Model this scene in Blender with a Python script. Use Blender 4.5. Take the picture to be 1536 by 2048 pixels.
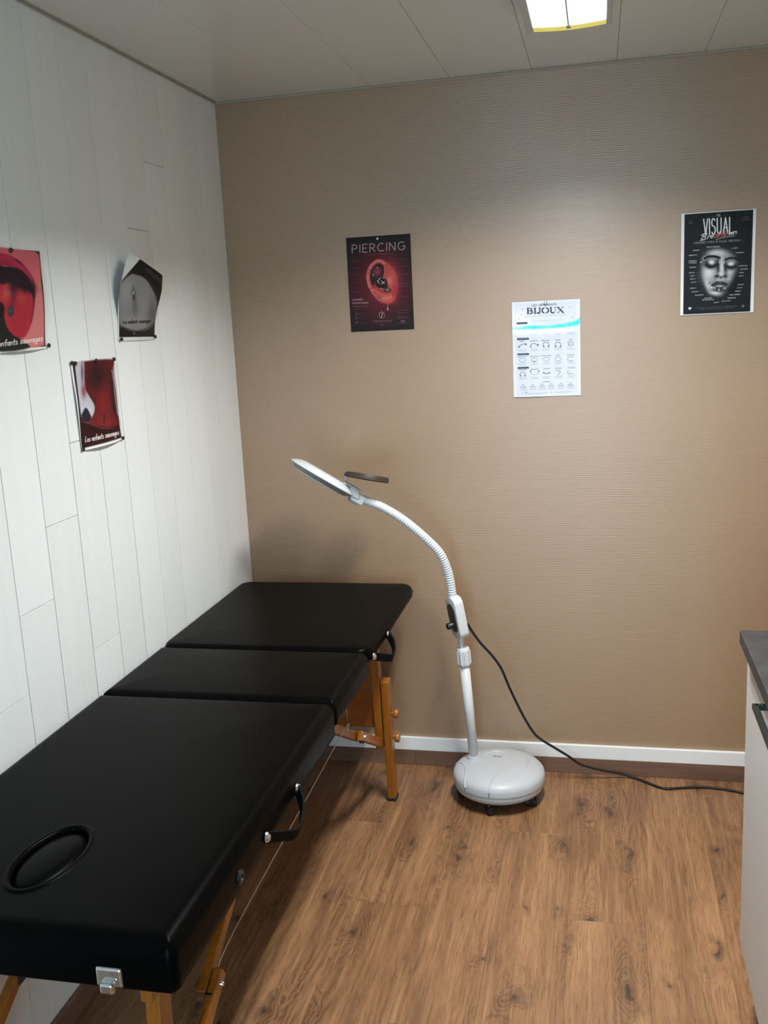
import bpy, bmesh, math, random
import numpy as np
from mathutils import Vector, Matrix

for o in list(bpy.data.objects):
    bpy.data.objects.remove(o, do_unlink=True)
S = bpy.context.scene
C = S.collection
PI = math.pi

# ------------------------------------------------------------------ camera, world, exposure
cam_d = bpy.data.cameras.new('camera')
cam_d.sensor_fit = 'VERTICAL'
cam_d.sensor_height = 24.0
cam_d.lens = 24.0 * 1928.88 / 2048.0
cam_d.clip_start = 0.02
cam = bpy.data.objects.new('camera', cam_d)
cam.location = (1.2013, -3.1148, 1.5650)
cam.rotation_euler = (1.36912, 0.04922, 0.21462)
C.objects.link(cam)
S.camera = cam

world = bpy.data.worlds.new('world')
S.world = world
world.use_nodes = True
world.node_tree.nodes['Background'].inputs[0].default_value = (0.56, 0.80, 1.0, 1)   # overcast daylight outside the glazed door
world.node_tree.nodes['Background'].inputs[1].default_value = 13.0

S.view_settings.view_transform = 'Standard'
S.view_settings.look = 'None'
S.view_settings.gamma = 1.0
S.view_settings.use_curve_mapping = False
S.view_settings.exposure = 0.0
S.cycles.caustics_reflective = False
S.cycles.caustics_refractive = False

LAMP_POWER = 18.0        # ceiling fitting over the table, watts per tube
LAMP_COLOR = (0.96, 0.985, 1.0)

H = 2.2595               # ceiling height
XR = 2.15                # right wall
YF = -4.3                # wall behind the camera


# ------------------------------------------------------------------ helpers
def srgb(r, g, b):
    f = lambda c: c / 12.92 if c <= 0.04045 else ((c + 0.055) / 1.055) ** 2.4
    return (f(r / 255), f(g / 255), f(b / 255), 1.0)


def tag(o, label=None, cat=None, group=None, kind=None):
    if label: o['label'] = label
    if cat: o['category'] = cat
    if group: o['group'] = group
    if kind: o['kind'] = kind
    return o


def empty(name, loc=(0, 0, 0)):
    o = bpy.data.objects.new(name, None)
    o.empty_display_size = 0.05
    o.location = loc
    C.objects.link(o)
    return o


def origin_of(o):
    l = Vector((0, 0, 0))
    while o is not None:
        l = l + o.location
        o = o.parent
    return l


def link(name, me, mat, parent=None, smooth=False, loc=None):
    """link a mesh given in world coordinates (or local ones when loc is given)"""
    o = bpy.data.objects.new(name, me)
    if mat is not None:
        me.materials.append(mat)
    if smooth:
        me.polygons.foreach_set('use_smooth', [True] * len(me.polygons))
    C.objects.link(o)
    l = Vector(loc) if loc is not None else Vector((0, 0, 0))
    if parent is not None:
        l = l - origin_of(parent)
        o.parent = parent
    o.location = l
    return o


def mesh(name, verts, faces):
    me = bpy.data.meshes.new(name)
    me.from_pydata([tuple(v) for v in verts], [], faces)
    me.update()
    return me


def bm_mesh(name, bm):
    me = bpy.data.meshes.new(name)
    bmesh.ops.recalc_face_normals(bm, faces=bm.faces[:])
    bm.to_mesh(me)
    bm.free()
    return me


def add_box(bm, c, d, bev=0.0, seg=2, M=None):
    r = bmesh.ops.create_cube(bm, size=1.0)
    vs = r['verts']
    for v in vs:
        v.co = Vector((v.co.x * d[0], v.co.y * d[1], v.co.z * d[2]))
    if bev > 0:
        es = list({e for v in vs for e in v.link_edges})
        rr = bmesh.ops.bevel(bm, geom=es, offset=bev, segments=seg, affect='EDGES', profile=0.5)
        vs = list({v for f in rr['faces'] for v in f.verts} | {v for v in vs if v.is_valid})
    for v in vs:
        q = v.co if M is None else M @ v.co
        v.co = q + Vector(c)


def box(name, lo, hi, mat, parent=None, bev=0.0, seg=2, local=False, smooth=False):
    lo, hi = Vector(lo), Vector(hi)
    bm = bmesh.new()
    c = (lo + hi) / 2
    add_box(bm, (0, 0, 0) if local else c, hi - lo, bev, seg)
    return link(name, bm_mesh(name, bm), mat, parent, smooth, loc=c if local else None)


def beam(name, p0, p1, w, t, mat, parent=None, side=(1, 0, 0), bev=0.003):
    """wooden bar from p0 to p1; w is its size along `side`, t the other way"""
    p0, p1 = Vector(p0), Vector(p1)
    a = (p1 - p0).normalized()
    s = Vector(side)
    s = (s - a * s.dot(a)).normalized()
    n = a.cross(s)
    M = Matrix((s, n, a)).transposed()
    bm = bmesh.new()
    add_box(bm, (p0 + p1) / 2, (w, t, (p1 - p0).length), bev, 2, M)
    return link(name, bm_mesh(name, bm), mat, parent)


def frames(pts, closed=False):
    n = len(pts)
    T = []
    for i in range(n):
        a = pts[(i - 1) % n] if (closed or i > 0) else pts[0]
        b = pts[(i + 1) % n] if (closed or i < n - 1) else pts[-1]
        T.append((b - a).normalized())
    r = Vector((0, 0, 1)) if abs(T[0].z) < 0.9 else Vector((0, 1, 0))
    u = (r - T[0] * r.dot(T[0])).normalized()
    out = []
    for t in T:
        u = (u - t * u.dot(t)).normalized()
        out.append((u.copy(), t.cross(u)))
    return out


def tube(name, pts, r, mat, parent=None, n=12, closed=False, caps=True, flat=None):
    pts = [Vector(p) for p in pts]
    fr = frames(pts, closed)
    rs = r if hasattr(r, '__len__') else [r] * len(pts)
    V, F = [], []
    for p, (u, v), q in zip(pts, fr, rs):
        for k in range(n):
            a = 2 * PI * k / n
            V.append(p + (u * math.cos(a) + v * math.sin(a) * (flat or 1.0)) * q)
    m = len(pts)
    for i in range(m if closed else m - 1):
        j = (i + 1) % m
        for k in range(n):
            k2 = (k + 1) % n
            F.append((i * n + k, i * n + k2, j * n + k2, j * n + k))
    if caps and not closed:
        F.append(tuple(range(n - 1, -1, -1)))
        F.append(tuple((m - 1) * n + k for k in range(n)))
    return link(name, mesh(name, V, F), mat, parent, True)


def spline(pts, per=8):
    P = [Vector(p) for p in pts]
    P = [P[0] * 2 - P[1]] + P + [P[-1] * 2 - P[-2]]
    out = []
    for i in range(1, len(P) - 2):
        for k in range(per):
            t = k / per
            a, b, c, d = P[i - 1], P[i], P[i + 1], P[i + 2]
            out.append(0.5 * ((2 * b) + (c - a) * t + (2 * a - 5 * b + 4 * c - d) * t * t + (3 * b - 3 * c + d - a) * t ** 3))
    out.append(P[-2])
    return out


def lathe(name, prof, mat, parent=None, n=48, c=(0, 0, 0), M=None, smooth=True, sx=1.0, sy=1.0):
    """profile of (radius, height) turned about an axis; M orients it, c places it"""
    V, F = [], []
    c = Vector(c)
    rings = []
    for (r, h) in prof:
        if r < 1e-6:
            p = Vector((0, 0, h))
            V.append((M @ p if M else p) + c)
            rings.append([len(V) - 1])
        else:
            ids = []
            for k in range(n):
                a = 2 * PI * k / n
                p = Vector((r * math.cos(a) * sx, r * math.sin(a) * sy, h))
                V.append((M @ p if M else p) + c)
                ids.append(len(V) - 1)
            rings.append(ids)
    for A, B in zip(rings[:-1], rings[1:]):
        for k in range(n):
            k2 = (k + 1) % n
            if len(A) == 1 and len(B) == 1: continue
            if len(A) == 1: F.append((A[0], B[k], B[k2]))
            elif len(B) == 1: F.append((A[k], B[0], A[k2]))
            else: F.append((A[k], B[k], B[k2], A[k2]))
    bm = bmesh.new()
    me = mesh(name, V, F)
    bm.from_mesh(me)
    bpy.data.meshes.remove(me)
    o = link(name, bm_mesh(name, bm), mat, parent, smooth)
    if smooth:
        soften(o, 40)
    return o


def soften(o, deg=35):
    """smooth shading with sharp edges above the angle"""
    me = o.data
    bm = bmesh.new()
    bm.from_mesh(me)
    for f in bm.faces: f.smooth = True
    for e in bm.edges:
        if len(e.link_faces) == 2 and e.calc_face_angle(0) > math.radians(deg):
            e.smooth = False
    bm.to_mesh(me)
    bm.free()


def axes(n, u):
    n = Vector(n).normalized()
    u = Vector(u)
    u = (u - n * u.dot(n)).normalized()
    w = n.cross(u)
    return Matrix((u, w, n)).transposed()


# ------------------------------------------------------------------ materials
class NT:
    def __init__(self, name):
        self.m = bpy.data.materials.new(name)
        self.m.use_nodes = True
        self.t = self.m.node_tree
        self.b = self.t.nodes['Principled BSDF']

    def n(self, typ, **kw):
        x = self.t.nodes.new(typ)
        for k, v in kw.items(): setattr(x, k, v)
        return x

    def l(self, a, b): self.t.links.new(a, b)

    def val(self, sock, v):
        if isinstance(v, (int, float)): sock.default_value = v
        elif isinstance(v, (tuple, list)): sock.default_value = v
        else: self.l(v, sock)

    def math(self, op, a, b=None, c=None, clamp=False):
        x = self.n('ShaderNodeMath', operation=op, use_clamp=clamp)
        self.val(x.inputs[0], a)
        if b is not None: self.val(x.inputs[1], b)
        if c is not None: self.val(x.inputs[2], c)
        return x.outputs[0]

    def coord(self, which='Object'):
        return self.n('ShaderNodeTexCoord').outputs[which]

    def mapping(self, vec, scale=(1, 1, 1), loc=(0, 0, 0)):
        x = self.n('ShaderNodeMapping')
        self.l(vec, x.inputs['Vector'])
        self.val(x.inputs['Scale'], scale)
        self.val(x.inputs['Location'], loc)
        return x.outputs[0]

    def noise(self, vec, scale=5, detail=3, rough=0.5):
        x = self.n('ShaderNodeTexNoise')
        self.l(vec, x.inputs['Vector'])
        x.inputs['Scale'].default_value = scale
        x.inputs['Detail'].default_value = detail
        x.inputs['Roughness'].default_value = rough
        return x.outputs['Fac']

    def ramp(self, fac, stops):
        x = self.n('ShaderNodeValToRGB')
        el = x.color_ramp.elements
        while len(el) < len(stops): el.new(0.5)
        for e, (p, c) in zip(el, stops):
            e.position = p
            e.color = c
        self.l(fac, x.inputs[0])
        return x.outputs[0]

    def mix(self, fac, a, b, typ='MIX'):
        x = self.n('ShaderNodeMix', data_type='RGBA', blend_type=typ)
        self.val(x.inputs[0], fac)
        self.val(x.inputs[6], a)
        self.val(x.inputs[7], b)
        return x.outputs[2]

    def bump(self, h, strength=0.2, dist=0.001):
        x = self.n('ShaderNodeBump')
        x.inputs['Strength'].default_value = strength
        x.inputs['Distance'].default_value = dist
        self.l(h, x.inputs['Height'])
        self.l(x.outputs[0], self.b.inputs['Normal'])

    def set(self, **kw):
        for k, v in kw.items():
            self.val(self.b.inputs[k.replace('_', ' ')], v)
        return self.m


def plain(name, col, rough=0.5, var=0.04, scale=30, bump=0.0, metallic=0.0, coat=0.0):
    """single-colour material with a slight procedural unevenness"""
    t = NT(name)
    co = t.coord()
    f = t.noise(co, scale, 3)
    c = t.mix(f, tuple(x * (1 - var) for x in col[:3]) + (1,), tuple(min(1, x * (1 + var)) for x in col[:3]) + (1,))
    t.l(c, t.b.inputs['Base Color'])
    t.set(Roughness=rough, Metallic=metallic)
    t.b.inputs['Coat Weight'].default_value = coat
    if bump: t.bump(t.noise(co, 400, 2), bump, 0.0005)
    return t.m


def mat_wallpaper():
    t = NT('ribbed_wallpaper')
    co = t.coord()
    # fine, slightly wandering horizontal ribs
    wob = t.noise(t.mapping(co, (6, 6, 40)), 1.0, 3)
    sep = t.n('ShaderNodeSeparateXYZ'); t.l(co, sep.inputs[0])
    ph = t.math('MULTIPLY_ADD', sep.outputs[2], 2 * PI / 0.0058, t.math('MULTIPLY', wob, 9.0))
    rib = t.math('MULTIPLY_ADD', t.math('SINE', ph), 0.5, 0.5)
    fib = t.noise(t.mapping(co, (25, 25, 420)), 1.0, 3, 0.6)
    h = t.math('ADD', t.math('MULTIPLY', rib, 0.6), t.math('MULTIPLY', fib, 0.7))
    big = t.noise(co, 3.0, 2)
    base = t.mix(big, srgb(151, 121, 92), srgb(161, 131, 101))
    c = t.mix(t.math('MULTIPLY', h, 0.16), base, srgb(118, 98, 76))
    t.l(c, t.b.inputs['Base Color'])
    t.set(Roughness=0.35)
    t.b.inputs['Specular IOR Level'].default_value = 1.0
    t.bump(h, 0.26, 0.0012)
    return t.m


def mat_painted_plank():
    t = NT('white_painted_plank')
    co = t.coord()
    rnd = t.n('ShaderNodeObjectInfo').outputs['Random']
    off = t.n('ShaderNodeCombineXYZ')
    t.l(t.math('MULTIPLY', rnd, 37.0), off.inputs[1])
    add = t.n('ShaderNodeVectorMath', operation='ADD'); t.l(co, add.inputs[0]); t.l(off.outputs[0], add.inputs[1])
    v = add.outputs[0]
    streak = t.noise(t.mapping(v, (1, 38, 1.4)), 1.0, 4, 0.6)
    rollr = t.noise(v, 160, 3, 0.6)
    tone = t.math('ADD', t.math('MULTIPLY', streak, 0.6), t.math('MULTIPLY', rnd, 0.4))
    c = t.mix(tone, srgb(224, 225, 222), srgb(238, 239, 237))
    t.l(c, t.b.inputs['Base Color'])
    t.l(t.math('MULTIPLY_ADD', streak, 0.24, 0.26), t.b.inputs['Roughness'])
    h = t.math('ADD', t.math('MULTIPLY', rollr, 0.5), t.math('MULTIPLY', streak, 0.9))
    t.bump(h, 0.35, 0.0016)
    return t.m


def mat_oak():
    t = NT('oak_laminate')
    co = t.coord()
    rnd = t.n('ShaderNodeObjectInfo').outputs['Random']
    off = t.n('ShaderNodeCombineXYZ')
    t.l(t.math('MULTIPLY', rnd, 53.0), off.inputs[0])
    t.l(t.math('MULTIPLY', rnd, 91.0), off.inputs[1])
    add = t.n('ShaderNodeVectorMath', operation='ADD'); t.l(co, add.inputs[0]); t.l(off.outputs[0], add.inputs[1])
    v = add.outputs[0]
    sep = t.n('ShaderNodeSeparateXYZ'); t.l(v, sep.inputs[0])
    # knots: sparse points, elongated along the plank
    wv = t.n('ShaderNodeVectorMath', operation='MULTIPLY_ADD')
    nz = t.n('ShaderNodeTexNoise'); t.l(t.mapping(v, (13, 9, 1)), nz.inputs['Vector']); nz.inputs['Scale'].default_value = 1.0
    nz.inputs['Detail'].default_value = 3
    t.l(nz.outputs['Color'], wv.inputs[0]); wv.inputs[1].default_value = (0.09, 0.26, 0); t.l(v, wv.inputs[2])
    vor = t.n('ShaderNodeTexVoronoi', voronoi_dimensions='2D')
    t.l(t.mapping(wv.outputs[0], (8.5, 3.6, 1)), vor.inputs['Vector']); vor.inputs['Scale'].default_value = 1.0
    d = vor.outputs['Distance']
    kvar = t.n('ShaderNodeSeparateColor'); t.l(vor.outputs['Color'], kvar.inputs[0])
    big = t.math('GREATER_THAN', kvar.outputs[0], 0.40)       # not every cell carries a knot
    size = t.math('MULTIPLY_ADD', kvar.outputs[1], 0.9, 0.5)
    d = t.math('DIVIDE', d, size)
    d2 = t.math('MULTIPLY', d, d)
    K = t.math('MULTIPLY', t.math('POWER', 2.718, t.math('MULTIPLY', d2, -13.0)), big)
    core = t.math('MULTIPLY', t.math('POWER', 2.718, t.math('MULTIPLY', d2, -300.0)), big)
    halo = t.math('MULTIPLY', t.math('POWER', 2.718, t.math('MULTIPLY', d2, -40.0)), big)
    # growth rings: contour lines of a stretched field lifted around the knots
    w1 = t.noise(t.mapping(v, (6.5, 0.75, 1)), 1.0, 2, 0.4)
    w2 = t.noise(t.mapping(v, (60, 22, 1)), 1.0, 3, 0.65)
    g = t.math('ADD', t.math('MULTIPLY', w1, 7.0), t.math('MULTIPLY', w2, 0.30))
    g = t.math('ADD', g, t.math('MULTIPLY', K, 1.7))
    ring = t.math('MULTIPLY_ADD', t.math('SINE', t.math('MULTIPLY', g, 19.0)), 0.5, 0.5)
    ring = t.math('POWER', ring, 1.4)
    fib = t.noise(t.mapping(v, (300, 13, 1)), 1.0, 4, 0.75)
    fib2 = t.noise(t.mapping(v, (70, 2.2, 1)), 1.0, 4, 0.65)
    blot = t.noise(t.mapping(v, (11, 1.4, 1)), 1.0, 3, 0.5)
    zone = t.noise(t.mapping(v, (12, 1.0, 1), (3, 7, 0)), 1.0, 3, 0.5)
    base = t.mix(t.math('MULTIPLY_ADD', t.math('SUBTRACT', blot, 0.5), 2.6, 0.5, clamp=True), srgb(120, 85, 58), srgb(163, 122, 85))
    base = t.mix(t.math('MULTIPLY', rnd, 0.2), base, srgb(150, 108, 72))
    # rings show mostly in the heart of the board and around knots
    show = t.math('ADD', t.math('MULTIPLY', t.math('SUBTRACT', zone, 0.40), 3.0, clamp=True), t.math('MULTIPLY', K, 0.6), clamp=True)
    c = t.mix(t.math('MULTIPLY', show, 0.35), base, srgb(112, 77, 50))
    c = t.mix(t.math('MULTIPLY', t.math('MULTIPLY', ring, show), 0.80), c, srgb(92, 60, 37))
    c = t.mix(t.math('MULTIPLY', t.math('SUBTRACT', fib, 0.46), 3.4, clamp=True), c, srgb(86, 56, 35))
    c = t.mix(t.math('MULTIPLY', t.math('SUBTRACT', fib2, 0.50), 2.6, clamp=True), c, srgb(174, 134, 96))
    c = t.mix(t.math('MULTIPLY', halo, 0.55, clamp=True), c, srgb(88, 66, 48))
    c = t.mix(t.math('MULTIPLY', core, 0.8, clamp=True), c, srgb(48, 36, 28))
    t.l(c, t.b.inputs['Base Color'])
    t.l(t.math('MULTIPLY_ADD', fib, 0.12, 0.34), t.b.inputs['Roughness'])
    t.b.inputs['Specular IOR Level'].default_value = 0.45
    t.bump(t.math('ADD', fib, t.math('MULTIPLY', ring, 0.3)), 0.12, 0.0008)
    return t.m


def mat_wood(name, a, b, axis=2, rough=0.32, coat=0.25):
    t = NT(name)
    co = t.coord()
    sc = [70, 70, 70]
    sc[axis] = 3.5
    f = t.noise(t.mapping(co, tuple(sc)), 1.0, 4, 0.6)
    sc2 = [14, 14, 14]
    sc2[axis] = 1.5
    f2 = t.noise(t.mapping(co, tuple(sc2)), 1.0, 2, 0.5)
    k = t.math('ADD', t.math('MULTIPLY', f, 0.6), t.math('MULTIPLY', f2, 0.5))
    c = t.ramp(k, [(0.3, a), (0.75, b)])
    t.l(c, t.b.inputs['Base Color'])
    t.set(Roughness=rough)
    t.b.inputs['Coat Weight'].default_value = coat
    t.b.inputs['Coat Roughness'].default_value = 0.2
    t.bump(f, 0.06, 0.0006)
    return t.m


def mat_vinyl():
    t = NT('black_vinyl')
    co = t.coord()
    vor = t.n('ShaderNodeTexVoronoi'); t.l(co, vor.inputs['Vector']); vor.inputs['Scale'].default_value = 700
    w = t.noise(t.mapping(co, (9, 3, 9)), 1.0, 3, 0.5)
    c = t.mix(w, (0.0012, 0.0012, 0.0012, 1), (0.0024, 0.0024, 0.0023, 1))
    t.l(c, t.b.inputs['Base Color'])
    t.l(t.math('MULTIPLY_ADD', w, 0.06, 0.29), t.b.inputs['Roughness'])
    t.b.inputs['Specular IOR Level'].default_value = 0.03
    h = t.math('ADD', t.math('MULTIPLY', vor.outputs['Distance'], 0.12), t.math('MULTIPLY', w, 2.5))
    t.bump(h, 0.16, 0.0012)
    return t.m


def mat_print(name, rough=0.4, coat=0.0, spec=0.5):
    t = NT(name)
    a = t.n('ShaderNodeAttribute', attribute_name='ink')
    f = t.noise(t.coord(), 900, 2)
    c = t.mix(t.math('MULTIPLY', f, 0.12), a.outputs['Color'], (0.0, 0.0, 0.0, 1))
    t.l(c, t.b.inputs['Base Color'])
    t.set(Roughness=rough)
    t.b.inputs['Specular IOR Level'].default_value = spec
    t.b.inputs['Coat Weight'].default_value = coat
    t.b.inputs['Coat Roughness'].default_value = 0.12
    return t.m


def mat_glass(name, tint, alpha=0.12):
    t = NT(name)
    tr = t.n('ShaderNodeBsdfTransparent'); tr.inputs[0].default_value = tint
    gl = t.n('ShaderNodeBsdfGlossy'); gl.inputs['Roughness'].default_value = 0.03
    fr = t.n('ShaderNodeFresnel'); fr.inputs[0].default_value = 1.45
    mx = t.n('ShaderNodeMixShader')
    t.l(t.math('MULTIPLY_ADD', fr.outputs[0], 0.9, alpha * 0.1), mx.inputs[0])
    t.l(tr.outputs[0], mx.inputs[1]); t.l(gl.outputs[0], mx.inputs[2])
    t.l(mx.outputs[0], t.t.nodes['Material Output'].inputs[0])
    return t.m


def mat_emit(name, col, strength):
    t = NT(name)
    f = t.noise(t.coord(), 250, 1)
    t.l(t.mix(f, tuple(x * 0.97 for x in col[:3]) + (1,), col), t.b.inputs['Emission Color'])
    t.b.inputs['Emission Strength'].default_value = strength
    t.b.inputs['Base Color'].default_value = (0.9, 0.9, 0.88, 1)
    return t.m


M_PAPERWALL = mat_wallpaper()
M_PLANK = mat_painted_plank()
M_OAK = mat_oak()
M_VINYL = mat_vinyl()
M_CEIL = plain('white_plastic_panel', srgb(212, 208, 198), 0.12, 0.02, 4)
M_DARKGAP = plain('dark_joint', srgb(60, 54, 46), 0.8)
M_TRIMW = plain('white_trim_plastic', srgb(232, 232, 230), 0.35, 0.02)
M_CORNICE = plain('ivory_corner_strip', srgb(158, 148, 132), 0.5, 0.03)
M_SKIRT = mat_wood('brown_skirting', srgb(92, 66, 52), srgb(126, 94, 76), 0, 0.4, 0.0)
M_PLASTER = plain('pale_plaster', srgb(206, 198, 184), 0.7, 0.03, 8)
M_LEGWOOD = mat_wood('varnished_beech', srgb(124, 68, 12), srgb(166, 100, 26), 2)
M_PANELWOOD = mat_wood('varnished_panel', srgb(118, 62, 12), srgb(156, 88, 24), 0)
M_WHITE = plain('white_lamp_plastic', srgb(206, 208, 210), 0.42, 0.015)
M_WHITEGLOSS = plain('white_gloss_metal', srgb(206, 208, 208), 0.3, 0.015)
M_BASE = plain('dimmed_white_plastic', srgb(184, 186, 188), 0.42, 0.015)  # white lamp plastic, colour darkened for the weaker light near the floor
M_GREYPL = plain('grey_plastic', srgb(128, 130, 130), 0.45)
M_DARKPANEL = plain('dark_grey_panel', srgb(62, 60, 58), 0.4)
M_BLACK = plain('black_plastic', srgb(22, 22, 23), 0.4)
M_BLACKR = plain('black_rubber', srgb(14, 14, 14), 0.6)
M_BLACKM = plain('black_powder_coat', srgb(16, 16, 17), 0.42)
M_WEB = plain('black_webbing', srgb(10, 10, 11), 0.85, 0.2, 300, 0.4)
M_WEB.node_tree.nodes['Principled BSDF'].inputs['Specular IOR Level'].default_value = 0.12
M_BROWNPL = plain('dark_brown_plastic', srgb(56, 44, 36), 0.55)
M_STEEL = plain('bright_steel', (0.72, 0.72, 0.70, 1), 0.22, 0.05, 60, 0, 1.0)
M_DULLSTEEL = plain('dull_steel', (0.45, 0.45, 0.44, 1), 0.4, 0.05, 60, 0, 1.0)
M_CAB = plain('white_cabinet_laminate', srgb(196, 193, 188), 0.42, 0.015)
M_TOP = None
M_LENS = mat_glass('clear_lens', (0.92, 0.94, 0.93, 1))
M_BRASS = plain('dark_bronze_pin', srgb(62, 54, 44), 0.35, 0.1, 60, 0, 0.6)


def mat_worktop():
    t = NT('charcoal_stone_laminate')
    co = t.coord()
    f = t.noise(co, 22, 5, 0.65)
    f2 = t.noise(co, 180, 2)
    c = t.ramp(t.math('ADD', t.math('MULTIPLY', f, 0.8), t.math('MULTIPLY', f2, 0.2)), [(0.35, srgb(32, 32, 33)), (0.7, srgb(56, 56, 57))])
    t.l(c, t.b.inputs['Base Color'])
    t.set(Roughness=0.48)
    t.bump(f2, 0.1, 0.0005)
    return t.m


M_TOP = mat_worktop()

# ------------------------------------------------------------------ room shell
random.seed(4)
floor = box('floor', (-0.1, YF - 0.1, -0.06), (XR + 0.1, 0.1, -0.008), M_DARKGAP)
tag(floor, 'light brown oak laminate floor of long knotty planks', 'floor', kind='structure')
PW = 0.1935
row = 0
x = 0.535 - 3 * PW
joints = {0: [-0.83, -2.11, -3.39], 1: [-1.27, -2.55, -3.83], 2: [-0.415, -1.695, -2.975, -4.2]}
k = -3
while x < XR:
    xa, xb = max(x, 0.0), min(x + PW, XR)
    js = [0.0] + joints[k % 3] + [YF]
    for ya, yb in zip(js[1:], js[:-1]):
        if ya < yb - 0.01 and xb - xa > 0.01:
            ya = max(ya, YF)
            o = box('floor_plank', (xa + 0.0001, ya + 0.0002, -0.008), (xb - 0.0001, yb - 0.0002, 0.0), M_OAK, floor, 0.0004, 1, local=True)
    x += PW
    k += 1

ceiling = box('ceiling', (-0.1, YF - 0.1, H + 0.008), (XR + 0.1, 0.1, H + 0.06), M_DARKGAP)
tag(ceiling, 'glossy off-white ceiling of wide plastic panels with thin joints', 'ceiling', kind='structure')
x = 0.0185 - 0.2475
while x < XR:
    xa, xb = max(x, 0.0), min(x + 0.2475, XR)
    box('ceiling_panel', (xa + 0.0004, YF, H), (xb - 0.0004, 0.0, H + 0.008), M_CEIL, ceiling, 0.0008, 1, local=True)
    x += 0.2475

wall_left = box('wall_left', (-0.09, YF, -0.01), (-0.011, 0.05, H + 0.02), M_DARKGAP)
tag(wall_left, 'white painted wall of vertical wooden boards beside the black table', 'wall', kind='structure')
seams = [0.0, -0.168, -0.298, -0.428, -0.563, -0.695, -0.830, -0.961, -1.0965, -1.235, -1.372, -1.508]
while seams[-1] > YF: seams.append(max(YF, seams[-1] - 0.1362))
ends = {0: [0.62], 1: [0.40], 2: [0.5], 3: [2.003], 4: [1.820], 5: [0.6], 6: [0.48], 7: [1.309, 0.801], 8: [1.139], 9: [0.975], 10: [0.803]}
for i, (yb, ya) in enumerate(zip(seams[:-1], seams[1:])):
    zs = sorted([0.0] + ends.get(i, [0.5 + 0.17 * ((i * 3) % 8)]) + [H])
    jx = random.uniform(-0.0001, 0.0001)
    for za, zb in zip(zs[:-1], zs[1:]):
        j2 = jx + random.uniform(-0.0001, 0.0001)
        g = 0.0011 if i > 2 else 0.0006
        box('wall_board', (-0.012, ya + g, za + 0.0006), (j2, yb - g, zb - 0.0006), M_PLANK, wall_left, 0.0003, 1, local=True)

wall_back = box('wall_back', (-0.1, 0.0, -0.05), (XR + 0.1, 0.08, H + 0.05), M_PAPERWALL)
tag(wall_back, 'beige wall with finely ribbed wallpaper behind the lamp', 'wall', kind='structure')
wall_right = box('wall_right', (XR, YF - 0.1, -0.05), (XR + 0.08, 0.1, H + 0.05), M_PLASTER)
tag(wall_right, 'pale plain wall behind the cabinet', 'wall', kind='structure')
DX0, DX1, DZ1 = 0.53, 1.47, 2.03     # glazed door behind the viewpoint
bm = bmesh.new()
for lo, hi in (((-0.1, YF - 0.08, -0.05), (DX0, YF, H + 0.05)), ((DX1, YF - 0.08, -0.05), (XR + 0.1, YF, H + 0.05)), ((DX0, YF - 0.08, DZ1), (DX1, YF, H + 0.05)), ((DX0, YF - 0.08, -0.05), (DX1, YF, 0.0))):
    lo, hi = Vector(lo), Vector(hi)
    add_box(bm, (lo + hi) / 2, hi - lo)
wall_front = link('wall_front', bm_mesh('wall_front', bm), M_PLASTER)
tag(wall_front, 'pale plain wall with a glazed door behind the viewpoint', 'wall', kind='structure')
door = empty('door_1', ((DX0 + DX1) / 2, YF - 0.04, 0))
tag(door, 'white framed glazed door letting in daylight', 'door', kind='structure')
for lo, hi in (((DX0, YF - 0.06, 0.0), (DX0 + 0.06, YF - 0.02, DZ1)), ((DX1 - 0.06, YF - 0.06, 0.0), (DX1, YF - 0.02, DZ1)), ((DX0 + 0.06, YF - 0.06, DZ1 - 0.06), (DX1 - 0.06, YF - 0.02, DZ1)), ((DX0 + 0.06, YF - 0.06, 0.0), (DX1 - 0.06, YF - 0.02, 0.10))):
    box('door_frame', lo, hi, M_TRIMW, door, 0.003)
box('glass_pane', (DX0 + 0.06, YF - 0.043, 0.10), (DX1 - 0.06, YF - 0.037, DZ1 - 0.06), M_LENS, door)
pl = bpy.data.lights.new('door_portal', 'AREA')
pl.shape = 'RECTANGLE'; pl.size = DX1 - DX0; pl.size_y = DZ1
pl.cycles.is_portal = True
po = bpy.data.objects.new('door_portal', pl)
C.objects.link(po)
po.location = ((DX0 + DX1) / 2, YF - 0.075, DZ1 / 2)
po.rotation_euler = (PI / 2, 0, 0)
po.parent = door
po.location = Vector(po.location) - door.location

bb = empty('baseboard_back', (1.0, -0.006, 0))
tag(bb, 'low brown wooden skirting along the beige wall', 'baseboard', kind='structure')
for xa, xb in ((0.013, 0.562), (0.5625, 1.78), (1.7805, XR)):
    box('skirting_board', (xa, -0.012, 0.0), (xb, 0.0, 0.0555), M_SKIRT, bb, 0.001, 1)
t1 = box('trim_1', (0.013, -0.013, 0.0555), (XR, 0.0, 0.1036), M_TRIMW, None, 0.002, 2)
tag(t1, 'white plastic strip running along the beige wall above the brown skirting', 'trim', kind='structure')
bl = box('baseboard_left', (0.0, YF, 0.0), (0.013, 0.0, 0.0555), M_SKIRT, None, 0.001, 1)
tag(bl, 'low brown wooden skirting along the white boarded wall', 'baseboard', kind='structure')
t2 = box('trim_2', (0.0, -0.006, H - 0.006), (XR, 0.0, H), M_CORNICE, None, 0.002, 2)
tag(t2, 'thin ivory corner strip where beige wall meets ceiling', 'trim', kind='structure')
t3 = box('trim_3', (0.0, YF, H - 0.006), (0.006, -0.006, H), M_CORNICE, None, 0.002, 2)
tag(t3, 'thin ivory corner strip where white boarded wall meets ceiling', 'trim', kind='structure')


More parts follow.
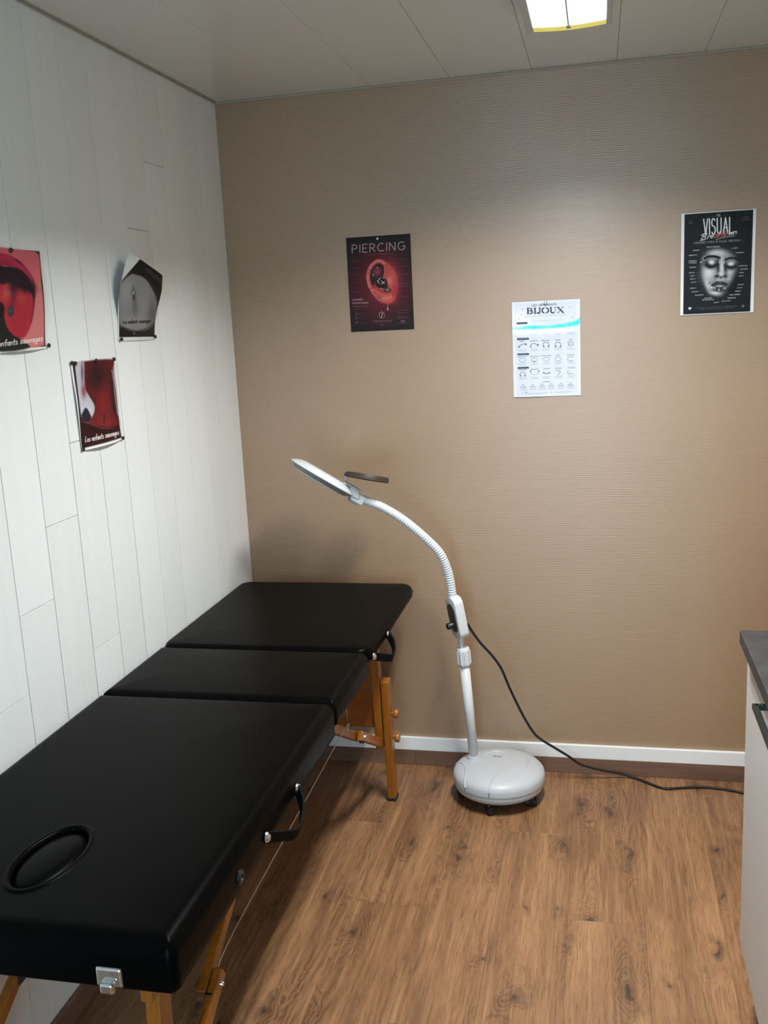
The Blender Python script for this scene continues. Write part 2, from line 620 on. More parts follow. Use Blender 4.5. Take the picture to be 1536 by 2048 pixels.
# ------------------------------------------------------------------ ceiling lamps
M_DIFF = mat_emit('lit_diffuser', (1.0, 0.99, 0.95, 1), 2.6)
M_ENDCAP = plain('yellowed_end_cap', srgb(226, 214, 96), 0.4, 0.04)
M_ENDCAP_N = M_ENDCAP.node_tree.nodes['Principled BSDF']
M_ENDCAP_N.inputs['Emission Color'].default_value = srgb(236, 226, 110)
M_ENDCAP_N.inputs['Emission Strength'].default_value = 0.55
M_FITTING = plain('lamp_fitting_grey', srgb(186, 186, 182), 0.3, 0.02)


def curved_plate(name, x0, x1, y0, y1, z, sag, th, mat, parent, n=10):
    """plate bowed downwards across its width"""
    V, F = [], []
    xc, hw = (X0L + X1L) / 2, (X1L - X0L) / 2
    f = lambda xx: z - sag * (1 - ((xx - xc) / hw) ** 2)
    for i in range(n + 1):
        xx = x0 + (x1 - x0) * i / n
        for yy in (y0, y1):
            V.append((xx, yy, f(xx)))
            V.append((xx, yy, f(xx) + th))
    for i in range(n):
        a, b = i * 4, i * 4 + 4
        F += [(a, b, b + 2, a + 2), (a + 1, a + 3, b + 3, b + 1), (a, a + 1, b + 1, b), (a + 2, b + 2, b + 3, a + 3)]
    F += [(0, 2, 3, 1), (n * 4, n * 4 + 1, n * 4 + 3, n * 4 + 2)]
    bm = bmesh.new()
    me = mesh(name, V, F); bm.from_mesh(me); bpy.data.meshes.remove(me)
    return link(name, bm_mesh(name, bm), mat, parent)


X0L, X1L = 1.036, 1.234


def ceiling_lamp(y0, y1, power, label):
    """fitting running along the room from y0 (near) to y1 (far end)"""
    r = empty('ceiling_lamp', ((X0L + X1L) / 2, (y0 + y1) / 2, H))
    tag(r, label, 'lamp')
    zb = 2.207
    xm = (X0L + X1L) / 2
    box('housing', (X0L + 0.004, y0 + 0.004, zb + 0.030), (X1L - 0.004, y1 - 0.004, H), M_FITTING, r, 0.003)
    box('side_rail', (X0L, y0, zb), (X0L + 0.017, y1, H), M_FITTING, r, 0.002)
    box('side_rail', (X1L - 0.013, y0, zb), (X1L, y1, H), M_FITTING, r, 0.002)
    for (a, b) in ((X0L + 0.017, xm - 0.0012), (xm + 0.0012, X1L - 0.013)):
        curved_plate('diffuser', a, b, y0 + 0.036, y1 - 0.036, zb + 0.004, 0.006, 0.002, M_DIFF, r)
    box('divider', (xm - 0.0015, y0 + 0.020, zb - 0.003), (xm + 0.0015, y1 - 0.020, zb + 0.006), M_GREYPL, r)
    for (a, b) in ((y0, y0 + 0.036), (y1 - 0.036, y1)):
        curved_plate('end_cap', X0L + 0.003, X1L - 0.003, a, b, zb + 0.004, 0.006, 0.014, M_ENDCAP, r)
    cm = box('clip', (xm - 0.005, y1 - 0.040, zb - 0.006), (xm + 0.005, y1 - 0.028, zb), M_GREYPL, r, 0.001)
    # the two tubes of the fitting
    for xx in (X0L + 0.055, X1L - 0.055):
        ld = bpy.data.lights.new('tube_light', 'AREA')
        ld.shape = 'RECTANGLE'
        ld.size = 0.034
        ld.size_y = (y1 - y0) - 0.10
        ld.energy = power
        ld.color = LAMP_COLOR
        ld.spread = math.radians(140)
        lo = bpy.data.objects.new('tube_light', ld)
        C.objects.link(lo)
        lo.parent = r
        lo.location = Vector((xx, (y0 + y1) / 2, zb - 0.008)) - r.location
    return r


ceiling_lamp(-1.42, -0.600, LAMP_POWER, 'white lit ceiling fitting with yellowed end cap over the floor')


# ------------------------------------------------------------------ treatment table
def rounded_rect(x0, x1, y0, y1, rc, n=8):
    rc = max(rc, 0.0005)
    P = []
    for cx, cy, a0 in ((x1 - rc, y1 - rc, 0), (x0 + rc, y1 - rc, 90), (x0 + rc, y0 + rc, 180), (x1 - rc, y0 + rc, 270)):
        for k in range(n + 1):
            a = math.radians(a0 + 90 * k / n)
            P.append((cx + rc * math.cos(a), cy + rc * math.sin(a)))
    return P


def cushion(name, x0, x1, y0, y1, z0, z1, r, rc, mat, parent, puff=0.004):
    rings = []
    def ring(ins, z):
        rings.append([(px, py, z) for px, py in rounded_rect(x0 + ins, x1 - ins, y0 + ins, y1 - ins, max(rc - ins, 0.004))])
    ring(0.012, z0)
    ring(0.004, z0 + 0.002)
    ring(0.0, z0 + 0.008)
    zt = z1 - puff
    for k in range(1, 4): ring(0.0, z0 + 0.008 + (zt - r - z0 - 0.008) * k / 3)
    for k in range(1, 10):
        a = PI / 2 * k / 9
        ring(r * (1 - math.cos(a)), zt - r + r * math.sin(a))
    lim = min(x1 - x0, y1 - y0) / 2 - 0.012
    for k in range(1, 9):
        f = k / 8
        ins = r + (lim - r) * f
        ring(ins, zt + puff * (1 - (1 - f) ** 2.2))
    V = [v for q in rings for v in q]
    n = len(rings[0])
    F = []
    for i in range(len(rings) - 1):
        for k in range(n):
            k2 = (k + 1) % n
            F.append((i * n + k, i * n + k2, (i + 1) * n + k2, (i + 1) * n + k))
    F.append(tuple(range(n - 1, -1, -1)))
    F.append(tuple((len(rings) - 1) * n + k for k in range(n)))
    bm = bmesh.new()
    me = mesh(name, V, F); bm.from_mesh(me); bpy.data.meshes.remove(me)
    return link(name, bm_mesh(name, bm), mat, parent, True)


TX0, TX1 = 0.006, 0.604
ZT = 0.703
tb = empty('treatment_table', (0.305, -1.06, 0))
tag(tb, 'black vinyl folding massage table on varnished wooden legs by the white wall', 'table')
cu1 = cushion('cushion', TX0, TX1, -0.762, -0.112, 0.655, ZT, 0.018, 0.040, M_VINYL, tb)
cu2 = cushion('cushion', TX0, TX1, -1.104, -0.765, 0.632, ZT, 0.026, 0.014, M_VINYL, tb)
cu3 = cushion('cushion', TX0, TX1, -1.992, -1.107, 0.614, ZT + 0.002, 0.030, 0.016, M_VINYL, tb)

# face opening: cut through the top, rolled rim, loose plug
HC = (0.300, -1.808)
cut = lathe('cut', [(0, 0.66), (1, 0.66), (1, 0.74), (0, 0.74)], None, None, 64, (HC[0], HC[1], 0), None, False, 0.0535, 0.098)
ROT = math.radians(4)
bo = cu3.modifiers.new('hole', 'BOOLEAN'); bo.operation = 'DIFFERENCE'; bo.object = cut; bo.solver = 'EXACT'
dg = bpy.context.evaluated_depsgraph_get()
me2 = bpy.data.meshes.new_from_object(cu3.evaluated_get(dg))
cu3.modifiers.clear()
cu3.data = me2
bpy.data.objects.remove(cut, do_unlink=True)
soften(cu3, 50)
rim_pts = [(HC[0] + 0.0545 * math.cos(a), HC[1] + 0.099 * math.sin(a), ZT - 0.0045) for a in [2 * PI * i / 72 for i in range(72)]]
tube('face_hole_rim', rim_pts, 0.0075, M_VINYL, cu3, 12, True)
plug = lathe('face_hole_plug', [(0, ZT + 0.002), (0.5, ZT + 0.001), (0.8, ZT - 0.002), (0.92, ZT - 0.007), (0.97, ZT - 0.016), (0.98, ZT - 0.03), (0.97, 0.665), (0, 0.665)], M_VINYL, cu3, 64, (HC[0], HC[1], 0), None, True, 0.0485, 0.0925)
tag(plug, 'removable oval plug in the face opening')

# stitched seam lines along the far cushion edge
for cu, ya, yb, zz in ((cu1, -0.750, -0.13, 0.676),):
    tube('seam_piping', [(TX1 + 0.0002, yy, zz) for yy in np.linspace(ya, yb, 12)], 0.0013, M_VINYL, cu, 6)
# plywood decks under the cushions
for cu, ya, yb, z1 in ((cu1, -0.75, -0.14, 0.655), (cu2, -1.10, -0.775, 0.632), (cu3, -1.97, -1.125, 0.614)):
    box('deck_board', (TX0 + 0.03, ya, z1 - 0.012), (TX1 - 0.03, yb, z1 + 0.001), M_PANELWOOD, cu, 0.001, 1)


def strap(y0, y1, zc, drop, out):
    """webbing carry handle bowed out from the table side"""
    pts = spline([(TX1 + 0.004, y0, zc), (TX1 + out * 0.55, y0 + (y1 - y0) * 0.2, zc - drop * 0.45), (TX1 + out, y0 + (y1 - y0) * 0.5, zc - drop),
                  (TX1 + out * 0.75, y0 + (y1 - y0) * 0.82, zc - drop * 0.6), (TX1 + 0.004, y1, zc)], 10)
    V, F = [], []
    for i, q in enumerate(pts):
        a = pts[max(i - 1, 0)]; b = pts[min(i + 1, len(pts) - 1)]
        tg = (b - a).normalized()
        wdir = Vector((0.35, 0, 1)); wdir = (wdir - tg * wdir.dot(tg)).normalized()
        nn = tg.cross(wdir)
        for sw, sn in ((1, 1), (1, -1), (-1, -1), (-1, 1)):
            V.append(q + wdir * 0.011 * sw + nn * 0.0022 * sn)
    for i in range(len(pts) - 1):
        for k_ in range(4):
            k2 = (k_ + 1) % 4
            F.append((i * 4 + k_, i * 4 + k2, i * 4 + 4 + k2, i * 4 + 4 + k_))
    F += [(0, 3, 2, 1), tuple(len(pts) * 4 - 4 + j for j in range(4))]
    bm = bmesh.new(); me = mesh('carry_handle', V, F); bm.from_mesh(me); bpy.data.meshes.remove(me)
    h = link('carry_handle', bm_mesh('carry_handle', bm), M_WEB, tb)
    for yy in (y0, y1):
        lathe('rivet', [(0, 0.008), (0.004, 0.0075), (0.008, 0.005), (0.010, 0.0), (0, -0.002)], M_STEEL, h, 20, (TX1 + 0.003, yy, zc), axes((1, 0, 0), (0, 1, 0)))
    return h


strap(-1.605, -1.42, 0.645, 0.040, 0.030)
strap(-0.725, -0.545, 0.668, 0.034, 0.034)
gr = lathe('grommet', [(0.004, 0.001), (0.006, 0.004), (0.010, 0.004), (0.013, 0.001), (0.013, -0.002), (0.004, -0.002), (0.004, 0.001)], M_BLACK, tb, 24, (TX1 + 0.001, -1.735, 0.646), axes((1, 0, 0), (0, 1, 0)))
box('latch_plate', (0.478, -1.997, 0.622), (0.520, -1.990, 0.654), M_STEEL, tb, 0.004, 3)
box('latch_hook', (0.487, -2.006, 0.616), (0.509, -1.994, 0.634), M_STEEL, tb, 0.004, 3)
tube('corner_stitch', [(0.583, -1.978, 0.694), (0.592, -1.988, 0.682)], 0.0011, M_BLACKR, tb, 6)

# legs, one set at each end (far end mirrored)
def leg_set(yl, sgn):
    """yl: y of the legs; sgn +1 when the middle of the table lies towards +y"""
    for side, xin, xo in ((1, 0.502, 0.531), (-1, 0.108, 0.079)):
        lean = -0.012 * sgn
        up = beam('upper_leg', (xin, yl + 0.012 * sgn, 0.612), (xin, yl + lean, 0.185), 0.026, 0.042, M_LEGWOOD, tb)
        lo = beam('lower_leg', (xo, yl + 0.002 * sgn, 0.425), (xo, yl + 2 * lean, 0.010), 0.026, 0.042, M_LEGWOOD, tb)
        box('rubber_foot', (xo - 0.0145, yl + 2 * lean - 0.022, 0.0), (xo + 0.0145, yl + 2 * lean + 0.022, 0.011), M_BLACKR, lo, 0.002)
        for zz in (0.305, 0.222):
            lathe('knob', [(0, 0.0), (0.005, 0.0), (0.005, 0.006), (0.014, 0.007), (0.0155, 0.011), (0.0155, 0.019), (0.013, 0.022), (0, 0.022)], M_LEGWOOD, lo, 18,
                  (xo + 0.013 * side, yl + lean, zz), axes((side, 0, 0), (0, 1, 0)))
        # hinged two-piece brace from the leg up to the middle of the table
        ya, za = yl, (0.240 if sgn > 0 else 0.205)
        run = 0.60 if sgn > 0 else 0.72
        yb_, zb_ = yl + run * sgn, 0.607
        dz = (zb_ - za) / run
        h_ = 0.235 if sgn > 0 else 0.26
        ym, zm = yl + h_ * sgn, za + h_ * dz
        br = beam('brace', (xin + 0.004 * side, ya, za), (xin + 0.004 * side, ym, zm), 0.018, 0.028, M_LEGWOOD, tb)
        b2 = beam('brace', (xin - 0.016 * side, ym - 0.04 * sgn, zm - 0.04 * dz), (xin - 0.016 * side, yb_, zb_), 0.018, 0.028, M_LEGWOOD, tb)
        lathe('hinge_bolt', [(0, 0.006), (0.004, 0.005), (0.006, 0.0), (0.006, -0.03), (0, -0.03)], M_STEEL, br, 16, (xin + 0.013 * side, ym - 0.02 * sgn, zm - 0.02 * dz), axes((side, 0, 0), (0, 1, 0)))
        box('hinge_plate', (xin - 0.008, ym - 0.040 * sgn - 0.012, zm - 0.040 * dz - 0.016), (xin + 0.008, ym - 0.040 * sgn + 0.012, zm - 0.040 * dz + 0.012), M_BLACK, br, 0.003)
    if sgn > 0: return
    box('end_panel', (0.122, yl - 0.006, 0.262), (0.488, yl + 0.006, 0.560), M_PANELWOOD, tb, 0.002)
    box('cross_rail', (0.06, yl - 0.018, 0.596), (0.55, yl + 0.022, 0.614 if sgn > 0 else 0.645), M_LEGWOOD, tb, 0.002)


leg_set(-1.872, 1)
leg_set(-0.282, -1)
for xx in (0.50, 0.11):
    w = tube('steel_wire', spline([(xx - 0.006, -0.63, 0.404), (xx, -0.66, 0.432), (xx, -1.05, 0.420), (xx, -1.56, 0.400), (xx, -1.64, 0.375)], 8), 0.0013, M_STEEL, tb, 6)
    lathe('wire_lock', [(0, 0.01), (0.005, 0.008), (0.006, 0), (0.005, -0.008), (0, -0.01)], M_STEEL, w, 10, (xx, -1.655, 0.37))
tube('steel_wire', [(0.494, -0.63, 0.404), (0.505, -0.66, 0.63)], 0.0013, M_STEEL, tb, 6)
for ya, yb in ((-1.96, -1.13), (-0.74, -0.15)):
    for xx in (0.075, 0.535):
        box('side_rail', (xx - 0.010, ya, 0.572 if ya < -1 else 0.60), (xx + 0.010, yb, 0.604 if ya < -1 else 0.645), M_LEGWOOD, tb, 0.002)


# ------------------------------------------------------------------ magnifier floor lamp
lp = empty('magnifier_lamp', (0.875, -0.216, 0))
tag(lp, 'white magnifier floor lamp on a round castor base with bent gooseneck', 'floor lamp')
BC = (0.876, -0.200)
base = lathe('base', [(0, 0.120), (0.05, 0.119), (0.09, 0.1165), (0.120, 0.111), (0.138, 0.103), (0.1465, 0.094), (0.149, 0.085), (0.149, 0.070), (0.1462, 0.0685), (0.1462, 0.064),
                      (0.147, 0.056), (0.142, 0.045), (0.130, 0.037), (0.10, 0.035), (0, 0.035)], M_BASE, lp, 72, (BC[0], BC[1], 0))


def dome_z(px, py):
    rr = math.hypot(px - BC[0], py - BC[1])
    return float(np.interp(rr, [0, 0.05, 0.09, 0.120, 0.138, 0.1465, 0.149], [0.120, 0.119, 0.1165, 0.111, 0.103, 0.094, 0.085]))


def ridge(pts, r=0.0032):
    q = spline([(a, b, 0) for a, b in pts], 6)
    q = [Vector((v.x, v.y, dome_z(v.x, v.y) - 0.0004)) for v in q]
    return tube('embossed_ridge', q, r, M_BASE, base, 8)


ridge([(0.735, -0.186), (0.7455, -0.1925), (0.7609, -0.2107), (0.7709, -0.2371), (0.7764, -0.2674), (0.7775, -0.2978), (0.7800, -0.318)])
ridge([(0.9502, -0.105), (0.9614, -0.125), (0.9672, -0.1511), (0.9725, -0.1746), (0.9705, -0.1985), (0.9599, -0.2231), (0.9362, -0.2375), (0.9092, -0.2521), (0.8835, -0.2779), (0.8661, -0.3136), (0.860, -0.352)])
bz = dome_z(0.868, -0.156)
lathe('badge_ring', [(0.040, -0.003), (0.043, 0.0008), (0.0455, 0.0012), (0.0475, -0.003)], M_BASE, base, 40, (0.868, -0.160, bz - 0.0005))
lathe('badge_ring', [(0.022, -0.003), (0.024, 0.0008), (0.026, 0.0008), (0.028, -0.003)], M_BASE, base, 32, (0.868, -0.160, bz - 0.0003))
for i in range(5):
    bm = bmesh.new()
    add_box(bm, (0.868 + (i - 2) * 0.0065, -0.160, bz + 0.0005), (0.004, 0.012 - abs(i - 2) * 0.002, 0.003), 0.0008, 1)
    link('badge_mark', bm_mesh('badge_mark', bm), M_GREYPL, base)
for i in range(5):
    a = math.radians(262 + 72 * i)
    cx, cy = BC[0] + 0.118 * math.cos(a), BC[1] + 0.118 * math.sin(a)
    ca = empty('castor', (0, 0, 0))
    ca.parent = lp
    ca.location = Vector((cx, cy, 0)) - lp.location
    yaw = a + 0.6
    ax = Vector((math.cos(yaw), math.sin(yaw), 0))
    for s_ in (-1, 1):
        lathe('wheel', [(0, 0.007), (0.014, 0.007), (0.0150, 0.005), (0.0155, 0), (0.0150, -0.005), (0.014, -0.007), (0, -0.007)], M_BLACKR, ca, 20,
              Vector((cx, cy, 0.0155)) + ax * 0.010 * s_, axes(ax, (0, 0, 1)))
    bm = bmesh.new()
    add_box(bm, (cx, cy, 0.028), (0.022, 0.026, 0.016), 0.005, 2, Matrix.Rotation(yaw, 3, 'Z'))
    link('wheel_hood', bm_mesh('wheel_hood', bm), M_BLACK, ca)

P0, P1 = Vector((0.7917, -0.168, 0.108)), Vector((0.7712, -0.174, 0.4500))
tube('pole', [P0, P1], 0.0158, M_WHITEGLOSS, lp, 28)
ad = (P1 - P0).normalized()
lathe('pole_socket', [(0.0158, 0.0), (0.020, 0.0), (0.0215, -0.004), (0.0235, -0.014), (0.0158, -0.014)], M_BASE, base, 28, P0 + ad * 0.018, axes(ad, (1, 0, 0)))
Pc = Vector((0.7712, -0.174, 0.4430))
A8 = axes(ad, (1, 0, 0))
col = lathe('collar', [(0.0158, 0.0), (0.0215, 0.0), (0.0225, 0.004), (0.0225, 0.050), (0.0205, 0.056), (0.012, 0.058), (0, 0.058)], M_WHITE, lp, 10, Pc, A8, False)
for i in range(10):
    a = 2 * PI * i / 10
    d_ = A8 @ Vector((math.cos(a), math.sin(a), 0))
    beam('grip_rib', Pc + d_ * 0.0222 + ad * 0.006, Pc + d_ * 0.0222 + ad * 0.048, 0.003, 0.003, M_WHITE, col, d_, 0.0008)
lathe('swivel_joint', [(0, 0.018), (0.007, 0.016), (0.0095, 0.008), (0.0095, 0.0), (0.006, -0.008), (0.006, -0.02), (0, -0.02)], M_WHITEGLOSS, lp, 20, Vector((0.7625, -0.176, 0.5165)), A8)

# control box: upright rounded slab, its flat panel turned to the left
bt, bb_ = Vector((0.7425, -0.182, 0.6760)), Vector((0.7640, -0.176, 0.5360))
za_ = (bt - bb_).normalized()
nb = Vector((-0.82, -0.57, 0)); nb = (nb - za_ * nb.dot(za_)).normalized()
wb = za_.cross(nb)
hh, hw_, th_ = (bt - bb_).length / 2, 0.034, 0.0165
bc = (bt + bb_) / 2


def slab(name, hw, hh_, th, r, mat, parent, off=0.0, bev=0.004, c=None):
    out = []
    for cx, cy, a0 in ((hw - r, hh_ - r, 0), (-hw + r, hh_ - r, 90), (-hw + r, -hh_ + r, 180), (hw - r, -hh_ + r, 270)):
        for k_ in range(9):
            a = math.radians(a0 + 90 * k_ / 8)
            out.append((cx + r * math.cos(a), cy + r * math.sin(a)))
    V, F, n = [], [], len(out)
    lv = [(-th, bev), (-th + bev * 0.3, bev * 0.3), (-th + bev, 0), (th - bev, 0), (th - bev * 0.3, bev * 0.3), (th, bev)]
    cc = bc if c is None else c
    for (h, ins) in lv:
        for (a, b) in out:
            V.append(cc + wb * (a * (1 - ins / hw)) + za_ * (b * (1 - ins / hh_)) + nb * (h + off))
    for i in range(5):
        for k_ in range(n):
            k2 = (k_ + 1) % n
            F.append((i * n + k_, i * n + k2, (i + 1) * n + k2, (i + 1) * n + k_))
    F += [tuple(range(n - 1, -1, -1)), tuple(5 * n + k_ for k_ in range(n))]
    bm = bmesh.new(); me = mesh(name, V, F); bm.from_mesh(me); bpy.data.meshes.remove(me)
    o = link(name, bm_mesh(name, bm), mat, parent, True)
    soften(o, 40)
    return o


cb = slab('control_box', hw_, hh, th_, 0.024, M_WHITE, lp)
slab('switch_panel', 0.024, 0.048, 0.0015, 0.022, M_DARKPANEL, cb, th_ + 0.0005, 0.0008)
lathe('dimmer_knob', [(0, 0.023), (0.009, 0.023), (0.011, 0.020), (0.011, 0.0), (0, 0.0)], M_BLACK, cb, 20, bc + nb * (th_ + 0.0015) - za_ * 0.022, axes(nb, za_))

# ribbed gooseneck
nk = spline([(0.4796, -0.255, 1.0061), (0.5114, -0.25, 0.9937), (0.5461, -0.245, 0.9766), (0.5934, -0.235, 0.9441), (0.6374, -0.225, 0.905), (0.6784, -0.215, 0.8625),
             (0.7101, -0.205, 0.8213), (0.7275, -0.195, 0.7732), (0.7361, -0.188, 0.7303), (0.7413, -0.182, 0.6740)], 30)
ln = [0.0]
for a, b in zip(nk[:-1], nk[1:]): ln.append(ln[-1] + (b - a).length)
tot = ln[-1]
NR = 56
fine, rad = [], []
for i in range(NR * 8 + 1):
    s_ = tot * i / (NR * 8)
    j = min(max(int(np.searchsorted(ln, s_)) - 1, 0), len(nk) - 2)
    f = (s_ - ln[j]) / max(ln[j + 1] - ln[j], 1e-9)
    fine.append(nk[j].lerp(nk[j + 1], f))
    ph = (i % 8) / 8
    rad.append(0.0112 + 0.0030 * math.sqrt(max(0.0, 1 - (2 * ph - 1) ** 2)))
tube('gooseneck', fine, rad, M_WHITE, lp, 18)

# head: ring housing with a lens, seen nearly edge-on
view = Vector((-0.278, 0.947, -0.162))
hu = Vector((0.2183, 0.020, -0.1388)).normalized()
hn = hu.cross(view); hn = hn if hn.z > 0 else -hn
hn = (hn - view * 0.015).normalized()
HM = axes(hn, hu)
hc = Vector((0.362, -0.268, 1.0800))
head = lathe('lamp_head', [(0.064, 0.010), (0.066, 0.0145), (0.072, 0.0165), (0.086, 0.0135), (0.102, 0.0065), (0.1115, 0.001), (0.1125, -0.0025), (0.1105, -0.0045)], M_WHITE, lp, 64, hc, HM)
sh = lathe('lower_housing', [(0.1105, -0.0045), (0.104, -0.008), (0.092, -0.015), (0.078, -0.0195), (0.067, -0.0195), (0.064, -0.016), (0.064, 0.010)], M_GREYPL, head, 64, hc, HM)  # grey colour here paints in the shade under the head
lathe('lens', [(0, 0.009), (0.03, 0.0075), (0.0642, 0.001), (0.0642, -0.002), (0.03, -0.0085), (0, -0.010)], M_LENS, head, 48, hc, HM)
lathe('led_ring', [(0.068, -0.0200), (0.068, -0.0212), (0.084, -0.0188), (0.084, -0.0175)], M_TRIMW, head, 64, hc, HM)


def head_box(name, u0, u1, wd, h0, h1, bev, mat, parent, woff=0.0, taper=0.0):
    bm = bmesh.new()
    add_box(bm, (0, 0, 0), (u1 - u0, wd, h1 - h0), bev, 3)
    for v in bm.verts:
        if taper and v.co.z > 0:
            v.co.x *= 1 - taper
        v.co = hc + HM @ Vector((v.co.x + (u0 + u1) / 2, v.co.y + woff, v.co.z + (h0 + h1) / 2))
    o = link(name, bm_mesh(name, bm), mat, parent)
    soften(o, 30)
    return o


jb = head_box('neck_housing', 0.052, 0.134, 0.050, -0.008, 0.026, 0.009, M_WHITE, head, 0.0, 0.28)
head_box('neck_collar', 0.105, 0.150, 0.036, -0.018, 0.014, 0.007, M_WHITE, head)
head_box('lower_clip', 0.100, 0.135, 0.032, -0.022, -0.009, 0.004, M_GREYPL, head)
sgnw = -1 if (HM @ Vector((0, 1, 0))).dot(view) > 0 else 1
head_box('rating_sticker', 0.074, 0.092, 0.0008, 0.004, 0.018, 0.0, M_GREYPL, jb, sgnw * 0.0252)
# lens cover, flipped up towards the neck
l0, l1 = Vector((0.4348, -0.262, 1.0895)), Vector((0.5673, -0.250, 1.0640))
lu = (l1 - l0).normalized()
lnn = lu.cross(view); lnn = lnn if lnn.z > 0 else -lnn
lnn = (lnn + view * 0.004).normalized()
LM = axes(lnn, lu)
lc = (l0 + l1) / 2
cov = lathe('lens_cover', [(0, 0.0085), (0.060, 0.0082), (0.065, 0.0072), (0.067, 0.004), (0.067, -0.0080), (0.0655, -0.0095), (0.063, -0.008), (0.062, 0.001), (0, 0.001)], M_BROWNPL, head, 48, lc, LM)
beam('cover_hinge', l0 - lu * 0.004 - lnn * 0.002, l0 + lu * 0.016 - lnn * 0.002, 0.020, 0.011, M_BROWNPL, cov, LM @ Vector((0, 1, 0)), 0.002)
beam('hinge_post', hc + HM @ Vector((0.068, 0, 0.018)), l0 + lu * 0.004, 0.012, 0.008, M_WHITE, head, HM @ Vector((0, 1, 0)), 0.0015)

cord = spline([(0.7842, -0.165, 0.5791), (0.7988, -0.16, 0.549), (0.8241, -0.152, 0.5078), (0.8592, -0.143, 0.4629), (0.8865, -0.135, 0.4161), (0.9085, -0.126, 0.3527), (0.9326, -0.118, 0.291),
               (0.9571, -0.11, 0.234), (0.9852, -0.103, 0.1826), (1.0107, -0.098, 0.1566), (1.0526, -0.09, 0.1264), (1.0976, -0.078, 0.0926), (1.1331, -0.066, 0.0617), (1.1739, -0.056, 0.0450),
               (1.2147, -0.046, 0.032), (1.2642, -0.032, 0.018), (1.3052, -0.030, 0.0065), (1.3443, -0.0545, 0.0048), (1.3825, -0.0841, 0.0048), (1.4134, -0.0941, 0.0048), (1.4693, -0.0805, 0.0048),
               (1.5248, -0.0704, 0.0048), (1.5787, -0.074, 0.0048), (1.6161, -0.083, 0.0048), (1.6527, -0.0952, 0.0048), (1.75, -0.115, 0.0048), (1.95, -0.12, 0.0048)], 6)
tube('power_cord', cord, 0.0042, M_BLACKR, lp, 10)

# ------------------------------------------------------------------ cabinet and worktop
cab = empty('base_cabinet', (1.80, -1.6, 0))
tag(cab, 'white laminate base cabinet with black bar handle at the right edge', 'cabinet')
CX = 1.500
box('carcass', (CX + 0.019, -2.30, 0.165), (2.12, -1.10, 0.872), M_CAB, cab, 0.001, 1)
dr = box('door', (CX, -1.9015, 0.170), (CX + 0.018, -1.10, 0.868), M_CAB, cab, 0.0015, 2)
box('door', (CX, -2.30, 0.170), (CX + 0.018, -1.9045, 0.868), M_CAB, cab, 0.0015, 2)
box('plinth', (CX + 0.06, -2.30, 0.0), (2.10, -1.11, 0.165), M_CAB, cab)
bm = bmesh.new()
hx, hz, hs = 1.470, 0.849, 0.010
add_box(bm, (hx, -1.50, hz), (hs, 0.20, hs), 0.001, 1)
add_box(bm, ((hx + CX) / 2, -1.405, hz), (CX - hx, hs, hs), 0.001, 1)
add_box(bm, ((hx + CX) / 2, -1.595, hz), (CX - hx, hs, hs), 0.001, 1)
link('bar_handle', bm_mesh('bar_handle', bm), M_BLACKM, dr)
wt = box('worktop', (1.479, -2.32, 0.872), (XR - 0.002, -1.130, 0.900), M_TOP, None, 0.0015, 2)
tag(wt, 'charcoal grey stone-look worktop lying on the white cabinet', 'worktop')

# ------------------------------------------------------------------ printed sheets
def arc(cx, cy, rx, ry, a0, a1, n=10):
    return [(cx + rx * math.cos(math.radians(a0 + (a1 - a0) * i / n)), cy + ry * math.sin(math.radians(a0 + (a1 - a0) * i / n))) for i in range(n + 1)]


